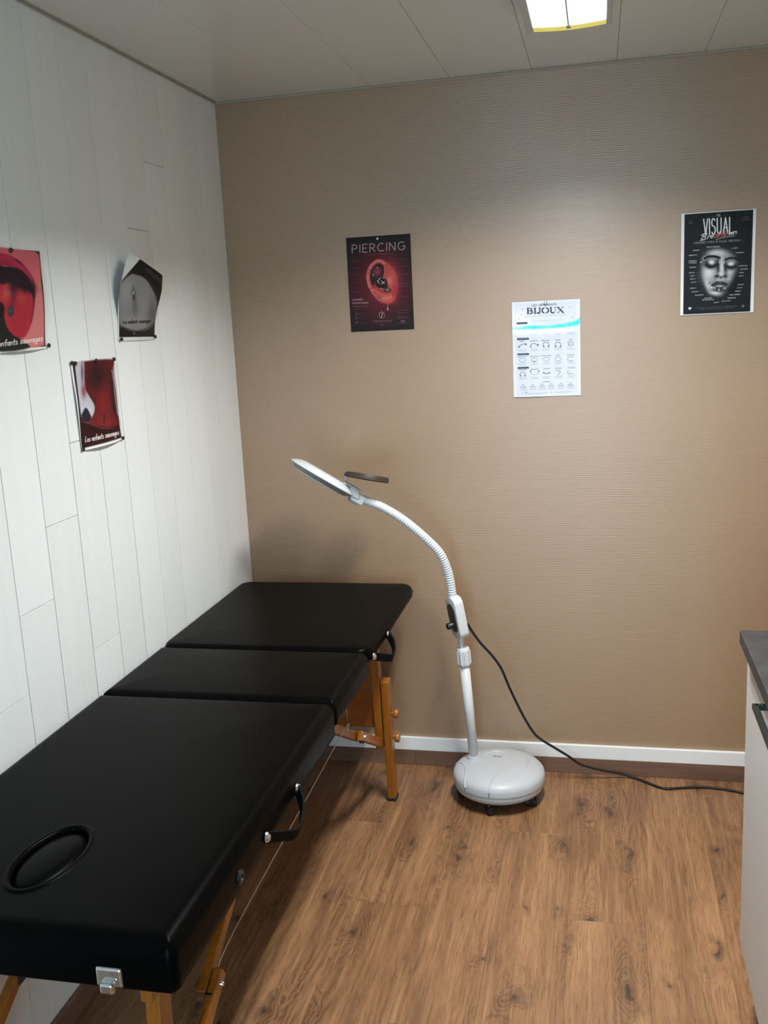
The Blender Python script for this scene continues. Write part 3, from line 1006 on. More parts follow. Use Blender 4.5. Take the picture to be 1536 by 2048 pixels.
# stroke letters: (advance, [(polyline, weight)...]); y up, capital height 1, x-height 0.5
CAPS = {
    'A': (0.72, [([(0, 0), (0.33, 1), (0.66, 0)], 1), ([(0.13, 0.36), (0.53, 0.36)], 1)]),
    'C': (0.72, [(arc(0.36, 0.5, 0.36, 0.5, 50, 310, 14), 1)]),
    'D': (0.70, [([(0, 0), (0, 1), (0.22, 1)] + arc(0.22, 0.5, 0.40, 0.5, 90, -90, 12) + [(0, 0)], 1)]),
    'E': (0.56, [([(0.46, 1), (0, 1), (0, 0), (0.46, 0)], 1), ([(0, 0.52), (0.36, 0.52)], 1)]),
    'F': (0.54, [([(0.46, 1), (0, 1), (0, 0)], 1), ([(0, 0.52), (0.36, 0.52)], 1)]),
    'G': (0.78, [(arc(0.36, 0.5, 0.36, 0.5, 50, 345, 16) + [(0.70, 0.46), (0.45, 0.46)], 1)]),
    'H': (0.68, [([(0, 0), (0, 1)], 1), ([(0.56, 0), (0.56, 1)], 1), ([(0, 0.5), (0.56, 0.5)], 1)]),
    'I': (0.14, [([(0.02, 0), (0.02, 1)], 1)]),
    'L': (0.52, [([(0, 1), (0, 0), (0.44, 0)], 1)]),
    'N': (0.70, [([(0, 0), (0, 1), (0.56, 0), (0.56, 1)], 1)]),
    'O': (0.80, [(arc(0.36, 0.5, 0.36, 0.5, 0, 360, 18), 1)]),
    'P': (0.60, [([(0, 0), (0, 1), (0.22, 1)] + arc(0.22, 0.74, 0.26, 0.26, 90, -90, 8) + [(0, 0.48)], 1)]),
    'R': (0.62, [([(0, 0), (0, 1), (0.22, 1)] + arc(0.22, 0.74, 0.26, 0.26, 90, -90, 8) + [(0, 0.48)], 1), ([(0.22, 0.48), (0.52, 0)], 1)]),
    'S': (0.60, [(arc(0.25, 0.75, 0.24, 0.25, 30, 230, 10) + arc(0.25, 0.25, 0.25, 0.26, 60, -150, 10), 1)]),
    'T': (0.60, [([(0, 1), (0.52, 1)], 1), ([(0.26, 1), (0.26, 0)], 1)]),
    'U': (0.68, [([(0, 1), (0, 0.28)] + arc(0.28, 0.28, 0.28, 0.28, 180, 360, 10) + [(0.56, 1)], 1)]),
    'V': (0.64, [([(0, 1), (0.29, 0), (0.58, 1)], 1)]),
    'Y': (0.60, [([(0, 1), (0.27, 0.5), (0.54, 1)], 1), ([(0.27, 0.5), (0.27, 0)], 1)]),
    '(': (0.25, [(arc(0.25, 0.5, 0.2, 0.6, 130, 230, 6), 1)]), ')': (0.25, [(arc(-0.05, 0.5, 0.2, 0.6, 50, -50, 6), 1)]),
    ' ': (0.42, []),
}
SER = lambda x, y, w=0.12: ([(x - w, y), (x + w, y)], 0.35)
SERIF = {
    'B': (0.86, [([(0.14, 0), (0.14, 1)], 1.25), ([(0.0, 1), (0.40, 1)], 0.35), ([(0.0, 0), (0.42, 0)], 0.35), (arc(0.40, 0.76, 0.22, 0.24, 90, -90, 8), 0.9), ([(0.14, 0.52), (0.42, 0.52)], 0.35),
                 (arc(0.42, 0.26, 0.26, 0.26, 90, -90, 8), 1.1)]),
    'I': (0.44, [([(0.15, 0), (0.15, 1)], 1.25), SER(0.15, 1, 0.15), SER(0.15, 0, 0.15)]),
    'J': (0.56, [([(0.30, 1), (0.30, 0.16)] + arc(0.14, 0.16, 0.16, 0.18, 0, -150, 6), 1.05), SER(0.30, 1, 0.15), ([(0.02, 0.06), (0.06, 0.1)], 1.3)]),
    'O': (0.98, [(arc(0.42, 0.5, 0.40, 0.5, 125, 235, 8), 1.2), (arc(0.42, 0.5, 0.40, 0.5, 55, -55, 8), 1.2), (arc(0.42, 0.5, 0.38, 0.5, 0, 360, 18), 0.4)]),
    'U': (0.94, [([(0.14, 1), (0.14, 0.30)] + arc(0.41, 0.30, 0.27, 0.30, 180, 280, 8), 1.2), (arc(0.41, 0.30, 0.27, 0.30, 270, 360, 6) + [(0.68, 1)], 0.4), SER(0.14, 1, 0.15), SER(0.68, 1, 0.13)]),
    'X': (0.92, [([(0.08, 1), (0.72, 0)], 1.2), ([(0.70, 1), (0.08, 0)], 0.4), SER(0.1, 1, 0.13), SER(0.68, 1, 0.12), SER(0.1, 0, 0.12), SER(0.72, 0, 0.13)]),
}
HAND = {
    'L': (0.55, [([(0.08, 1), (0.05, 0.05), (0.42, 0.10)], 1)]),
    'B': (0.80, [([(0.20, 0.95), (0.10, 0)], 1), ([(-0.10, 0.80), (0.30, 1.0), (0.62, 0.85), (0.45, 0.58), (0.20, 0.52), (0.60, 0.38), (0.55, 0.10), (0.15, 0.02)], 1)]),
    'a': (0.46, [(arc(0.19, 0.24, 0.17, 0.24, 40, 360, 10), 1), ([(0.37, 0.48), (0.37, 0.06), (0.44, 0.0)], 1)]),
    'c': (0.40, [(arc(0.20, 0.24, 0.18, 0.24, 50, 320, 10), 1)]),
    'd': (0.46, [(arc(0.19, 0.24, 0.17, 0.24, 0, 360, 10), 1), ([(0.38, 1.0), (0.36, 0.0)], 1)]),
    'e': (0.42, [([(0.04, 0.24), (0.34, 0.30)] + arc(0.19, 0.26, 0.16, 0.24, 15, 320, 12), 1)]),
    'f': (0.36, [([(0.36, 0.90), (0.26, 0.98), (0.17, 0.85), (0.14, -0.05)], 1), ([(0.0, 0.48), (0.32, 0.52)], 1)]),
    'g': (0.46, [(arc(0.19, 0.26, 0.17, 0.22, 30, 360, 10), 1), ([(0.37, 0.48), (0.35, -0.25), (0.18, -0.38), (0.04, -0.28)], 1)]),
    'i': (0.20, [([(0.07, 0.48), (0.07, 0.0)], 1), ([(0.08, 0.68), (0.09, 0.72)], 1)]),
    'k': (0.42, [([(0.08, 1.0), (0.04, 0)], 1), ([(0.36, 0.52), (0.08, 0.24), (0.38, 0.0)], 1)]),
    'l': (0.20, [([(0.10, 1.0), (0.06, 0.0)], 1)]),
    'n': (0.46, [([(0.04, 0.48), (0.04, 0.0)], 1), ([(0.04, 0.32), (0.18, 0.48), (0.34, 0.40), (0.36, 0.0)], 1)]),
    'o': (0.44, [(arc(0.19, 0.24, 0.18, 0.24, 0, 360, 12), 1)]),
    'p': (0.46, [([(0.06, 0.48), (0.02, -0.40)], 1), (arc(0.22, 0.25, 0.17, 0.22, 0, 360, 10), 1)]),
    'r': (0.34, [([(0.05, 0.48), (0.04, 0.0)], 1), ([(0.05, 0.30), (0.16, 0.46), (0.30, 0.46)], 1)]),
    's': (0.38, [([(0.30, 0.44), (0.16, 0.50), (0.06, 0.38), (0.26, 0.22), (0.28, 0.06), (0.12, 0.0), (0.02, 0.06)], 1)]),
    't': (0.34, [([(0.16, 0.85), (0.13, 0.06), (0.24, 0.0)], 1), ([(0.0, 0.50), (0.30, 0.54)], 1)]),
    'u': (0.46, [([(0.04, 0.48), (0.05, 0.12), (0.16, 0.0), (0.32, 0.10), (0.36, 0.48), (0.37, 0.0)], 1)]),
    'v': (0.42, [([(0.02, 0.48), (0.18, 0.0), (0.36, 0.50)], 1)]),
    'w': (0.56, [([(0.02, 0.48), (0.12, 0.0), (0.26, 0.40), (0.38, 0.0), (0.52, 0.50)], 1)]),
    ' ': (0.30, []),
}


def hexs(r, g, b): return np.array([r, g, b], float) / 255.0


class Print:
    """colours painted on a grid of sheet points; X, Y are drawing coordinates of each point"""
    def __init__(s, X, Y, soft, paper=(240, 240, 240)):
        s.X, s.Y, s.soft = X, Y, soft
        s.img = np.ones(X.shape + (3,)) * hexs(*paper)

    def over(s, a, col):
        a = np.clip(a, 0, 1)[..., None]
        s.img = s.img * (1 - a) + np.asarray(col if not isinstance(col, tuple) else hexs(*col)) * a

    def sdf(s, pts):
        X, Y = s.X, s.Y
        d = np.full(X.shape, 1e9)
        inside = np.zeros(X.shape, bool)
        n = len(pts)
        for i in range(n):
            ax, ay = pts[i]; bx, by = pts[(i + 1) % n]
            ex, ey = bx - ax, by - ay
            t = np.clip(((X - ax) * ex + (Y - ay) * ey) / max(ex * ex + ey * ey, 1e-9), 0, 1)
            d = np.minimum(d, np.hypot(X - ax - t * ex, Y - ay - t * ey))
            if ay != by:
                c = (ay > Y) != (by > Y)
                inside ^= c & (X < (bx - ax) * (Y - ay) / (by - ay) + ax)
        return np.where(inside, -d, d)

    def poly(s, pts, col, soft=None, alpha=1.0, smooth=True):
        if smooth and len(pts) > 4:
            q = spline([(a, b, 0) for a, b in pts] + [(pts[0][0], pts[0][1], 0)], 4)[:-1]
            pts = [(v.x, v.y) for v in q]
        sf = soft or s.soft
        s.over(alpha * (0.5 - s.sdf(pts) / (2 * sf)), col)

    def blob(s, cx, cy, sx, sy, col, alpha=1.0, rot=0.0, p=1.0):
        a = math.radians(rot)
        dx, dy = s.X - cx, s.Y - cy
        u = (dx * math.cos(a) + dy * math.sin(a)) / sx
        v = (-dx * math.sin(a) + dy * math.cos(a)) / sy
        s.over(alpha * np.exp(-(u * u + v * v) ** p), col)

    def stroke(s, pts, w, col, alpha=1.0):
        pts = np.asarray(pts, float)
        m = w + 2 * s.soft
        sel = (s.X > pts[:, 0].min() - m) & (s.X < pts[:, 0].max() + m) & (s.Y > pts[:, 1].min() - m) & (s.Y < pts[:, 1].max() + m)
        if not sel.any(): return
        X, Y = s.X[sel], s.Y[sel]
        d = np.full(X.shape, 1e9)
        for (ax, ay), (bx, by) in zip(pts[:-1], pts[1:]):
            ex, ey = bx - ax, by - ay
            t = np.clip(((X - ax) * ex + (Y - ay) * ey) / max(ex * ex + ey * ey, 1e-9), 0, 1)
            d = np.minimum(d, np.hypot(X - ax - t * ex, Y - ay - t * ey))
        a = np.clip(0.5 - (d - w / 2) / (2 * s.soft * 0.7), 0, 1) * alpha
        s.img[sel] = s.img[sel] * (1 - a[:, None]) + (hexs(*col) if isinstance(col, tuple) else col) * a[:, None]

    def text(s, string, font, p0, p1, height, w, col, alpha=1.0, slant=0.0, gap=0.0, cols=None):
        tot = sum(font[c][0] + gap for c in string) - gap
        dx, dy = (p1[0] - p0[0]) / tot, (p1[1] - p0[1]) / tot
        x = 0.0
        for i, ch in enumerate(string):
            adv, st = font[ch]
            for pl, wt in st:
                pts = [(p0[0] + (x + a + slant * b) * dx + 0.0, p0[1] + (x + a) * dy - b * height) for a, b in pl]
                s.stroke(pts, w * wt, cols(i) if cols else col, alpha)
            x += adv + gap

    def rule(s, x0, y0, x1, y1, w, col, alpha=0.6, seed=0, dash=9.0):
        """a line of small print, too fine to read"""
        rnd = random.Random(seed)
        L = math.hypot(x1 - x0, y1 - y0)
        p = 0.0
        while p < L:
            q = min(L, p + rnd.uniform(0.7, 3.0) * dash)
            s.stroke([(x0 + (x1 - x0) * p / L, y0 + (y1 - y0) * p / L), (x0 + (x1 - x0) * q / L, y0 + (y1 - y0) * q / L)], w, col, alpha * rnd.uniform(0.6, 1.0))
            p = q + dash * rnd.uniform(0.4, 0.9)


def quad_map(q, U, V):
    """drawing coordinates over the unit square with its corners at q (TL, TR, BR, BL)"""
    (x0, y0), (x1, y1), (x2, y2), (x3, y3) = q
    dx1, dx2, sx = x1 - x2, x3 - x2, x0 - x1 + x2 - x3
    dy1, dy2, sy = y1 - y2, y3 - y2, y0 - y1 + y2 - y3
    den = dx1 * dy2 - dx2 * dy1
    g, h = (sx * dy2 - dx2 * sy) / den, (dx1 * sy - sx * dy1) / den
    w = g * U + h * V + 1
    return ((x1 - x0 + g * x1) * U + (x3 - x0 + h * x3) * V + x0) / w, ((y1 - y0 + g * y1) * U + (y3 - y0 + h * y3) * V + y0) / w


def sheet(name, P, img, mat, label, cat='poster', group=None):
    """P: (rows, cols, 3) world points, row 0 at the top; img: printed colour at each point"""
    h, w, _ = P.shape
    c0 = P.reshape(-1, 3).mean(0)
    me = bpy.data.meshes.new(name)
    me.vertices.add(h * w)
    me.vertices.foreach_set('co', (P.reshape(-1, 3) - c0).astype(np.float32).ravel())
    i = np.arange((h - 1) * (w - 1))
    r, c = i // (w - 1), i % (w - 1)
    a = r * w + c
    q = np.stack([a, a + w, a + w + 1, a + 1], 1).astype(np.int32)
    me.loops.add(q.size)
    me.loops.foreach_set('vertex_index', q.ravel())
    me.polygons.add(len(q))
    me.polygons.foreach_set('loop_start', (np.arange(len(q)) * 4).astype(np.int32))
    me.update(calc_edges=True)
    at = me.color_attributes.new('ink', 'FLOAT_COLOR', 'POINT')
    lin = np.where(img <= 0.04045, img / 12.92, ((np.clip(img, 0, 1) + 0.055) / 1.055) ** 2.4)
    rgba = np.concatenate([lin, np.ones((h, w, 1))], 2).astype(np.float32)
    at.data.foreach_set('color', rgba.ravel())
    o = link(name, me, mat, None, True, loc=tuple(float(v) for v in c0))
    tag(o, label, cat, group)
    return o


def grid(n, m):
    v, u = np.meshgrid(np.linspace(0, 1, m), np.linspace(0, 1, n), indexing='ij')
    return u, v


def back_sheet(xc, zc, u, v, lift):
    return np.stack([xc + (u - 0.5) * 0.21, -lift, zc + (0.5 - v) * 0.297], -1)


M_PRINT = mat_print('printed_paper', 0.5, 0.0, 0.18)
M_PRINT_GLOSS = mat_print('laminated_print', 0.35, 0.0, 0.25)

# --- red ear chart
u, v = grid(212, 299)
X, Y = quad_map(((120, 230), (1255, 160), (1300, 1860), (195, 1905)), u, v)
p = Print(X, Y, 4.5, (36, 26, 27))
p.blob(720, 1060, 560, 640, (84, 26, 36), 0.95, 0, 1.6)
p.blob(740, 1000, 330, 470, (112, 34, 42), 0.8, 0, 1.2)
p.poly([(700, 605), (790, 640), (900, 725), (985, 850), (1015, 980), (1025, 1120), (1005, 1250), (975, 1330), (900, 1395), (830, 1405), (740, 1385), (650, 1315), (560, 1205), (500, 1085), (468, 950), (473, 850), (508, 755), (560, 685), (630, 628)], (178, 66, 66), 10)
p.blob(930, 900, 110, 230, (196, 84, 80), 0.7, -12)
p.blob(985, 1180, 50, 180, (150, 44, 50), 0.6, 4)
p.blob(800, 1330, 150, 60, (206, 96, 84), 0.75, 12)
p.stroke([(905, 1290), (700, 1330), (590, 1210), (520, 1080), (500, 940), (510, 830), (560, 730), (650, 650), (730, 640), (790, 690)], 46, (204, 116, 108), 0.85)
p.poly([(560, 800), (620, 720), (700, 690), (775, 730), (790, 830), (770, 930), (700, 970), (640, 1010), (600, 1090), (560, 1040), (535, 930)], (52, 26, 30), 14)
p.poly([(640, 1000), (700, 950), (790, 960), (840, 1020), (850, 1110), (900, 1150), (880, 1200), (800, 1200), (700, 1130), (640, 1090)], (40, 20, 24), 12)
p.blob(670, 840, 70, 75, (150, 66, 66), 0.9, 30)
p.stroke([(610, 1160), (700, 1230), (810, 1270), (900, 1250)], 42, (206, 92, 84), 0.8)
p.stroke([(590, 1190), (660, 1290), (740, 1340)], 12, (70, 24, 30), 0.8)
p.stroke([(800, 720), (800, 850), (770, 960)], 14, (210, 124, 112), 0.7)
p.blob(880, 1000, 40, 80, (222, 142, 128), 0.7, -10)
p.blob(840, 1160, 40, 35, (196, 130, 118), 0.8)
for a, b in (((720, 950), (670, 1000)), ((670, 1000), (700, 1050)), ((730, 1000), (790, 1050)), ((790, 1010), (740, 1060)), ((720, 1130), (780, 1160)), ((600, 880), (590, 910)), ((660, 760), (680, 770))):
    p.stroke([a, b], 12, (214, 204, 200), 0.9)
for a, b in (((475, 850), (530, 860)), ((500, 800), (545, 815)), ((520, 1140), (640, 1110)), ((670, 1300), (690, 1260)), ((700, 1330), (720, 1290))):
    p.stroke([a, b], 8, (66, 30, 32), 0.9)
p.stroke([(848, 1400), (842, 1470)], 7, (190, 176, 172), 0.8); p.blob(840, 1500, 14, 26, (196, 180, 176), 0.9)
p.text('PIERCING', CAPS, (228, 500), (1175, 444), 142, 12, (206, 190, 188), 0.92, gap=0.17)
p.rule(440, 532, 960, 510, 8, (150, 110, 112), 0.7, 3)
for i, yy in enumerate((630, 660, 768, 888, 1035, 1205)): p.rule(215, yy, 345, yy - 4, 7, (150, 108, 110), 0.55, i)
for i, yy in enumerate((622, 745, 885, 1052, 1105, 1280)): p.rule(1040, yy, 1200, yy - 8, 7, (150, 108, 110), 0.55, 10 + i)
for i, (yy, xx) in enumerate(((1335, 405), (1395, 495))):
    p.rule(230, yy, xx, yy - 8, 34, (176, 140, 140), 0.55, 20 + i, 14)
p.rule(235, 1455, 510, 1448, 10, (170, 140, 140), 0.6, 25)
for i, yy in enumerate((1500, 1580, 1615, 1655, 1740)): p.rule(280, yy, 470, yy - 4, 7, (130, 96, 100), 0.5, 30 + i)
for yy in (1580, 1660, 1740): p.blob(292, yy, 16, 18, (140, 110, 112), 0.6)
p.stroke(arc(738, 1612, 48, 56, 110, 330, 14), 7, (200, 186, 184), 0.85)
p.stroke(arc(738, 1612, 48, 56, -20, 70, 8), 7, (200, 186, 184), 0.7)
p.stroke([(730, 1660), (735, 1610), (750, 1580)], 10, (210, 196, 194), 0.9); p.stroke([(735, 1550), (735, 1520)], 5, (180, 160, 160), 0.8)
p.rule(580, 1720, 910, 1706, 9, (176, 150, 150), 0.7, 41); p.rule(620, 1752, 900, 1740, 6, (150, 120, 122), 0.5, 42)
p.blob(738, 1785, 10, 10, (190, 176, 174), 0.7)
for i, yy in enumerate((1530, 1575, 1640, 1665, 1760)): p.rule(1010, yy, 1200, yy - 8, 8, (150, 116, 118), 0.55, 50 + i)
p.blob(1085, 1718, 14, 14, (190, 176, 176), 0.7); p.blob(1125, 1714, 14, 14, (190, 176, 176), 0.7)
p.over(np.clip((np.abs(v - 0.5) - 0.44) / 0.05, 0, 1) * 0.75, (24, 24, 26))
P = back_sheet(0.5151, 1.6636, u, v, 0.0022 + 0.0008 * np.sin(v * 5))
sheet('ear_poster', P, p.img, M_PRINT, 'dark red poster of a pierced ear headed PIERCING', 'poster')

# --- black and white face chart
X, Y = quad_map(((115, 228), (1340, 150), (1295, 1840), (85, 1895)), u, v)
p = Print(X, Y, 4.5, (226, 226, 224))
p.poly([(166, 240), (1292, 166), (1240, 1830), (134, 1880)], (22, 24, 27), 4, smooth=False)
p.blob(750, 1150, 420, 520, (46, 47, 49), 0.5, 0, 1.5)
face = [(560, 850), (700, 810), (860, 850), (980, 930), (1040, 1060), (1010, 1220), (930, 1380), (850, 1500), (740, 1565), (620, 1540), (530, 1440), (480, 1280), (445, 1120), (455, 980)]
p.poly(face, (128, 128, 128), 40)
B = p.blob
W_ = (218, 218, 216); K_ = (16, 17, 18)
B(700, 870, 160, 60, W_, 0.75); B(560, 1190, 105, 125, W_, 0.9, 20); B(540, 1400, 50, 130, W_, 0.7, -22); B(660, 1520, 90, 40, W_, 0.9, 8)
B(925, 1190, 80, 80, W_, 0.75); B(890, 1290, 60, 40, W_, 0.55); B(490, 960, 40, 40, W_, 0.6); B(780, 960, 60, 60, (190, 190, 188), 0.5)
B(1020, 1320, 90, 260, K_, 0.85, 12); B(930, 1480, 110, 90, K_, 0.85, -30)
p.stroke([(490, 960), (560, 925), (660, 925), (740, 950)], 38, K_, 0.95); p.stroke([(840, 975), (920, 950), (1000, 960), (1040, 985)], 36, K_, 0.9)
B(590, 1050, 120, 75, K_, 0.97, 6, 1.6); B(930, 1080, 110, 62, K_, 0.95, -4, 1.6)
B(605, 1020, 58, 46, W_, 0.97, 8, 1.6); B(925, 1048, 62, 38, W_, 0.95, -6, 1.6)
p.stroke([(510, 1070), (570, 1110), (650, 1095), (690, 1060)], 22, K_, 0.95); p.stroke([(860, 1085), (930, 1115), (1010, 1095)], 20, K_, 0.95)
B(715, 1090, 26, 130, K_, 0.9); B(832, 1100, 24, 110, K_, 0.85, -4)
B(772, 1110, 34, 130, W_, 0.9); B(760, 1215, 48, 34, W_, 0.9); B(690, 1250, 36, 24, K_, 0.9, -20); B(830, 1250, 34, 24, K_, 0.85, 20); B(765, 1268, 26, 16, K_, 0.8)
B(720, 1305, 34, 24, W_, 0.6); B(790, 1305, 24, 24, W_, 0.5)
p.poly([(590, 1395), (670, 1345), (720, 1335), (745, 1350), (780, 1335), (850, 1365), (870, 1395), (800, 1440), (740, 1460), (660, 1440)], (34, 34, 35), 8)
B(735, 1412, 80, 20, W_, 0.8); B(740, 1362, 60, 12, (90, 90, 90), 0.7); B(720, 1480, 110, 26, K_, 0.8)
for q in ((610, 1435), (655, 1437), (735, 1022), (815, 1024), (430, 1020), (822, 1447), (728, 1470)): B(q[0], q[1], 10, 12, (245, 245, 245), 0.95)
p.stroke([(725, 1455), (725, 1495)], 8, (220, 220, 220), 0.9)
p.stroke([(545, 1380), (580, 1350), (570, 1370)], 7, (40, 40, 40), 0.8)
lines_l = ((530, 775, 740, 765), (305, 830, 400, 820), (240, 910, 360, 900), (232, 1002, 360, 996), (232, 1032, 360, 1028), (250, 1105, 345, 1098), (240, 1193, 315, 1190), (258, 1245, 315, 1242), (258, 1297, 330, 1292),
           (270, 1350, 345, 1345), (250, 1447, 345, 1444), (280, 1508, 385, 1500), (335, 1562, 465, 1555), (490, 1612, 605, 1605), (450, 1640, 640, 1632))
lines_r = ((940, 795, 1030, 788), (1010, 868, 1135, 860), (1070, 1082, 1190, 1078), (1080, 1135, 1195, 1130), (1070, 1193, 1140, 1190), (1060, 1248, 1130, 1244), (1040, 1390, 1125, 1386), (1025, 1442, 1105, 1438),
           (1000, 1498, 1080, 1492), (905, 1556, 1070, 1548), (875, 1610, 1000, 1604), (775, 1660, 905, 1652), (650, 1685, 720, 1678))
for i, (a, b, c_, d_) in enumerate(lines_l + lines_r):
    p.rule(a, b, c_, d_, 15, (206, 206, 204), 0.75, i, 13)
for (a, b, c_, d_) in ((330, 1192, 470, 1188), (330, 1244, 480, 1236), (345, 1290, 480, 1280), (345, 1340, 500, 1325), (400, 1500, 470, 1450), (705, 1590, 705, 1665), (1060, 1080, 1010, 1085)):
    p.stroke([(a, b), (c_, d_)], 3.5, (150, 150, 150), 0.5)
p.text('THE', CAPS, (690, 278), (756, 272), 36, 7, (190, 190, 188), 0.8, gap=0.2)
p.rule(570, 272, 670, 266, 4, (150, 150, 150), 0.6, 1); p.rule(790, 262, 880, 254, 4, (150, 150, 150), 0.6, 2)
p.text('VISUAL', CAPS, (478, 572), (962, 540), 252, 20, (222, 222, 220), 1.0, gap=0.20)
p.text('Breakdown', HAND, (420, 660), (1020, 560), 105, 11, (214, 210, 206), 1.0, slant=0.28, cols=lambda i: (196, 104, 112) if 3 <= i <= 6 else (216, 214, 210))
p.stroke([(680, 650), (800, 618), (990, 590)], 8, (210, 204, 200), 0.9); p.stroke([(415, 670), (470, 665), (520, 640)], 8, (210, 204, 200), 0.9)
p.text('( DIFFERENT TYPES OF FACIAL PIERCINGS )', CAPS, (305, 722), (1098, 676), 28, 6, (176, 176, 174), 0.75, gap=0.25)
for i, (a, b, c_, d_) in enumerate(((235, 352, 275, 350), (235, 385, 295, 382), (1130, 292, 1222, 286), (1110, 330, 1220, 324))): p.rule(a, b, c_, d_, 10, (150, 150, 150), 0.6, 70 + i)
p.rule(320, 1772, 1040, 1738, 10, (140, 140, 140), 0.55, 80, 12); p.rule(410, 1798, 980, 1770, 9, (140, 140, 140), 0.5, 81, 12)
p.blob(232, 1772, 14, 14, (230, 230, 230), 0.95, 0, 2); p.blob(258, 1770, 14, 14, (230, 230, 230), 0.95, 0, 2); p.poly([(218, 1776), (272, 1774), (245, 1806)], (230, 230, 230), 4, smooth=False)
p.blob(1122, 1742, 22, 26, (120, 122, 124), 0.8, 0, 2)
P = back_sheet(1.5475, 1.6673, u, v, 0.0024 + 0.0012 * np.sin(u * 3 + 0.4))
sheet('face_poster', P, p.img, M_PRINT, 'black and white poster of a face headed VISUAL Breakdown', 'poster')

# --- white jewellery chart
X, Y = quad_map(((140, 215), (1350, 130), (1330, 1865), (140, 1900)), u, v)
p = Print(X, Y, 4.5, (208, 210, 216))
INK = (44, 54, 66); GR = (120, 128, 140)
p.poly([(190, 240), (1290, 165), (1275, 1830), (190, 1865)], (200, 203, 214), 6, smooth=False)
p.blob(300, 520, 200, 200, (234, 228, 236), 0.6)
p.text('LES DIFFERENTS', CAPS, (492, 280), (930, 252), 32, 6.5, INK, 0.9, gap=0.14)
p.text('BIJOUX', SERIF, (402, 412), (1072, 378), 94, 21, (40, 46, 56), 1.0)
p.text('pour les piercings', HAND, (370, 480), (1090, 432), 62, 5, (150, 154, 166), 0.8, slant=0.3, gap=0.06)
p.rule(460, 542, 1030, 512, 6, GR, 0.7, 5)
for q in ((320, 338), (1158, 284), (258, 498), (305, 430), (1215, 465)): p.blob(q[0], q[1], 9, 10, (110, 118, 130), 0.8)
for (y0, xe) in ((582, 410), (862, 432), (1134, 428), (1376, 420)):
    p.stroke([(235, y0 + 4), (xe - 18, y0 - 4)], 34, (44, 62, 78), 1.0)
    p.rule(255, y0 + 4, xe - 40, y0 - 3, 6, (160, 180, 190), 0.5, y0)
    p.stroke([(xe + 20, y0 - 6), (1250, y0 - 34)], 3, (150, 156, 168), 0.6)
# jewellery drawings in rows of five
cx5 = (305, 518, 725, 938, 1165)
def shift(x): return -(x - 305) * 0.045
R1, R2, R3 = 970, 1240, 1490
p.stroke([(250, 1000), (290, 965), (330, 950), (370, 955)], 9, INK, 0.9); p.blob(248, 1004, 13, 13, INK, 0.95); p.blob(372, 955, 15, 15, INK, 0.95)
p.stroke([(455, 990), (475, 950), (520, 938), (580, 965)], 9, INK, 0.9); p.blob(455, 995, 12, 14, INK, 0.95); p.blob(585, 968, 15, 15, INK, 0.95)
for cx in (728, 940):
    p.stroke(arc(cx, 962, 52, 46, 130, 410, 16), 9, INK, 0.9)
    p.blob(cx - 42, 990, 13, 13, INK, 0.95); p.blob(cx + 42, 990, 13, 13, INK, 0.95)
p.stroke(arc(1162, 938, 52, 36, 200, 450, 14) + [(1130, 968), (1125, 945), (1165, 938)], 10, (90, 98, 108), 0.9)
for cx, ry in ((305, 38), (515, 34), (725, 36), (937, 38)):
    p.stroke(arc(cx, 1240 - (cx - 305) * 0.038, 54, ry, 0, 360, 20), 7, (96, 104, 114), 0.9)
p.blob(515, 1262, 20, 10, INK, 0.8)
p.stroke(arc(1158, 1208, 54, 40, 40, 330, 16), 8, (96, 104, 114), 0.9)
p.stroke(arc(305, 1490, 46, 38, 140, 400, 16), 8, INK, 0.85); p.blob(268, 1518, 12, 12, INK, 0.95); p.blob(344, 1516, 12, 12, INK, 0.95)
p.stroke([(448, 1440), (470, 1485), (518, 1500), (562, 1482), (586, 1436)], 6, (110, 116, 128), 0.9); p.blob(446, 1438, 11, 14, INK, 0.9); p.blob(588, 1434, 11, 14, INK, 0.9)
p.stroke([(680, 1468), (725, 1482), (770, 1466)], 9, INK, 0.9); p.blob(678, 1466, 13, 13, INK, 0.95); p.blob(772, 1464, 13, 13, INK, 0.95)
p.stroke([(890, 1428), (930, 1415), (970, 1435), (960, 1468), (935, 1480), (930, 1500)], 9, (80, 88, 100), 0.9)
p.stroke([(1105, 1420), (1108, 1480), (1195, 1474)], 8, (90, 98, 110), 0.9)
for r, (yt, yc) in enumerate(((905, 1050), (1178, 1300), (1410, 1550))):
    for j, cx in enumerate(cx5):
        sy = shift(cx)
        hw2 = (40, 70, 75, 50, 30)[j] if r == 0 else (75, 78, 85, 36, 62)[j] if r == 1 else (70, 60, 50, 62, 62)[j]
        p.rule(cx - hw2, yt + sy + 2, cx + hw2, yt + sy - 3, 11, INK, 0.75, r * 9 + j, 12)
        for t_ in range(3):
            hw3 = 75 - 12 * ((t_ + j) % 3)
            p.rule(cx - hw3, yc + sy + t_ * 17, cx + hw3, yc + sy + t_ * 17 - 3, 7, GR, 0.6, r * 40 + j * 5 + t_, 9)
for j, cx in enumerate((518, 725, 938, 1165)):
    for t_ in range(3): p.rule(cx - 70 + 8 * t_, 770 + shift(cx) + t_ * 16, cx + 70 - 8 * t_, 767 + shift(cx) + t_ * 16, 7, GR, 0.6, 300 + j * 5 + t_, 9)
p.rule(665, 1627, 780, 1622, 12, INK, 0.7, 9)
for j, cx in enumerate((312, 478, 643, 808, 978, 1150)):
    sy = shift(cx) * 0.9
    p.rule(cx - 16, 1682 + sy, cx + 16, 1681 + sy, 10, INK, 0.7, j); p.rule(cx - 45, 1718 + sy, cx + 45, 1716 + sy, 11, INK, 0.65, j + 20)
    for t_ in range(3): p.rule(cx - 58, 1745 + sy + t_ * 15, cx + 58, 1743 + sy + t_ * 15, 7, GR, 0.55, 400 + j * 5 + t_, 9)
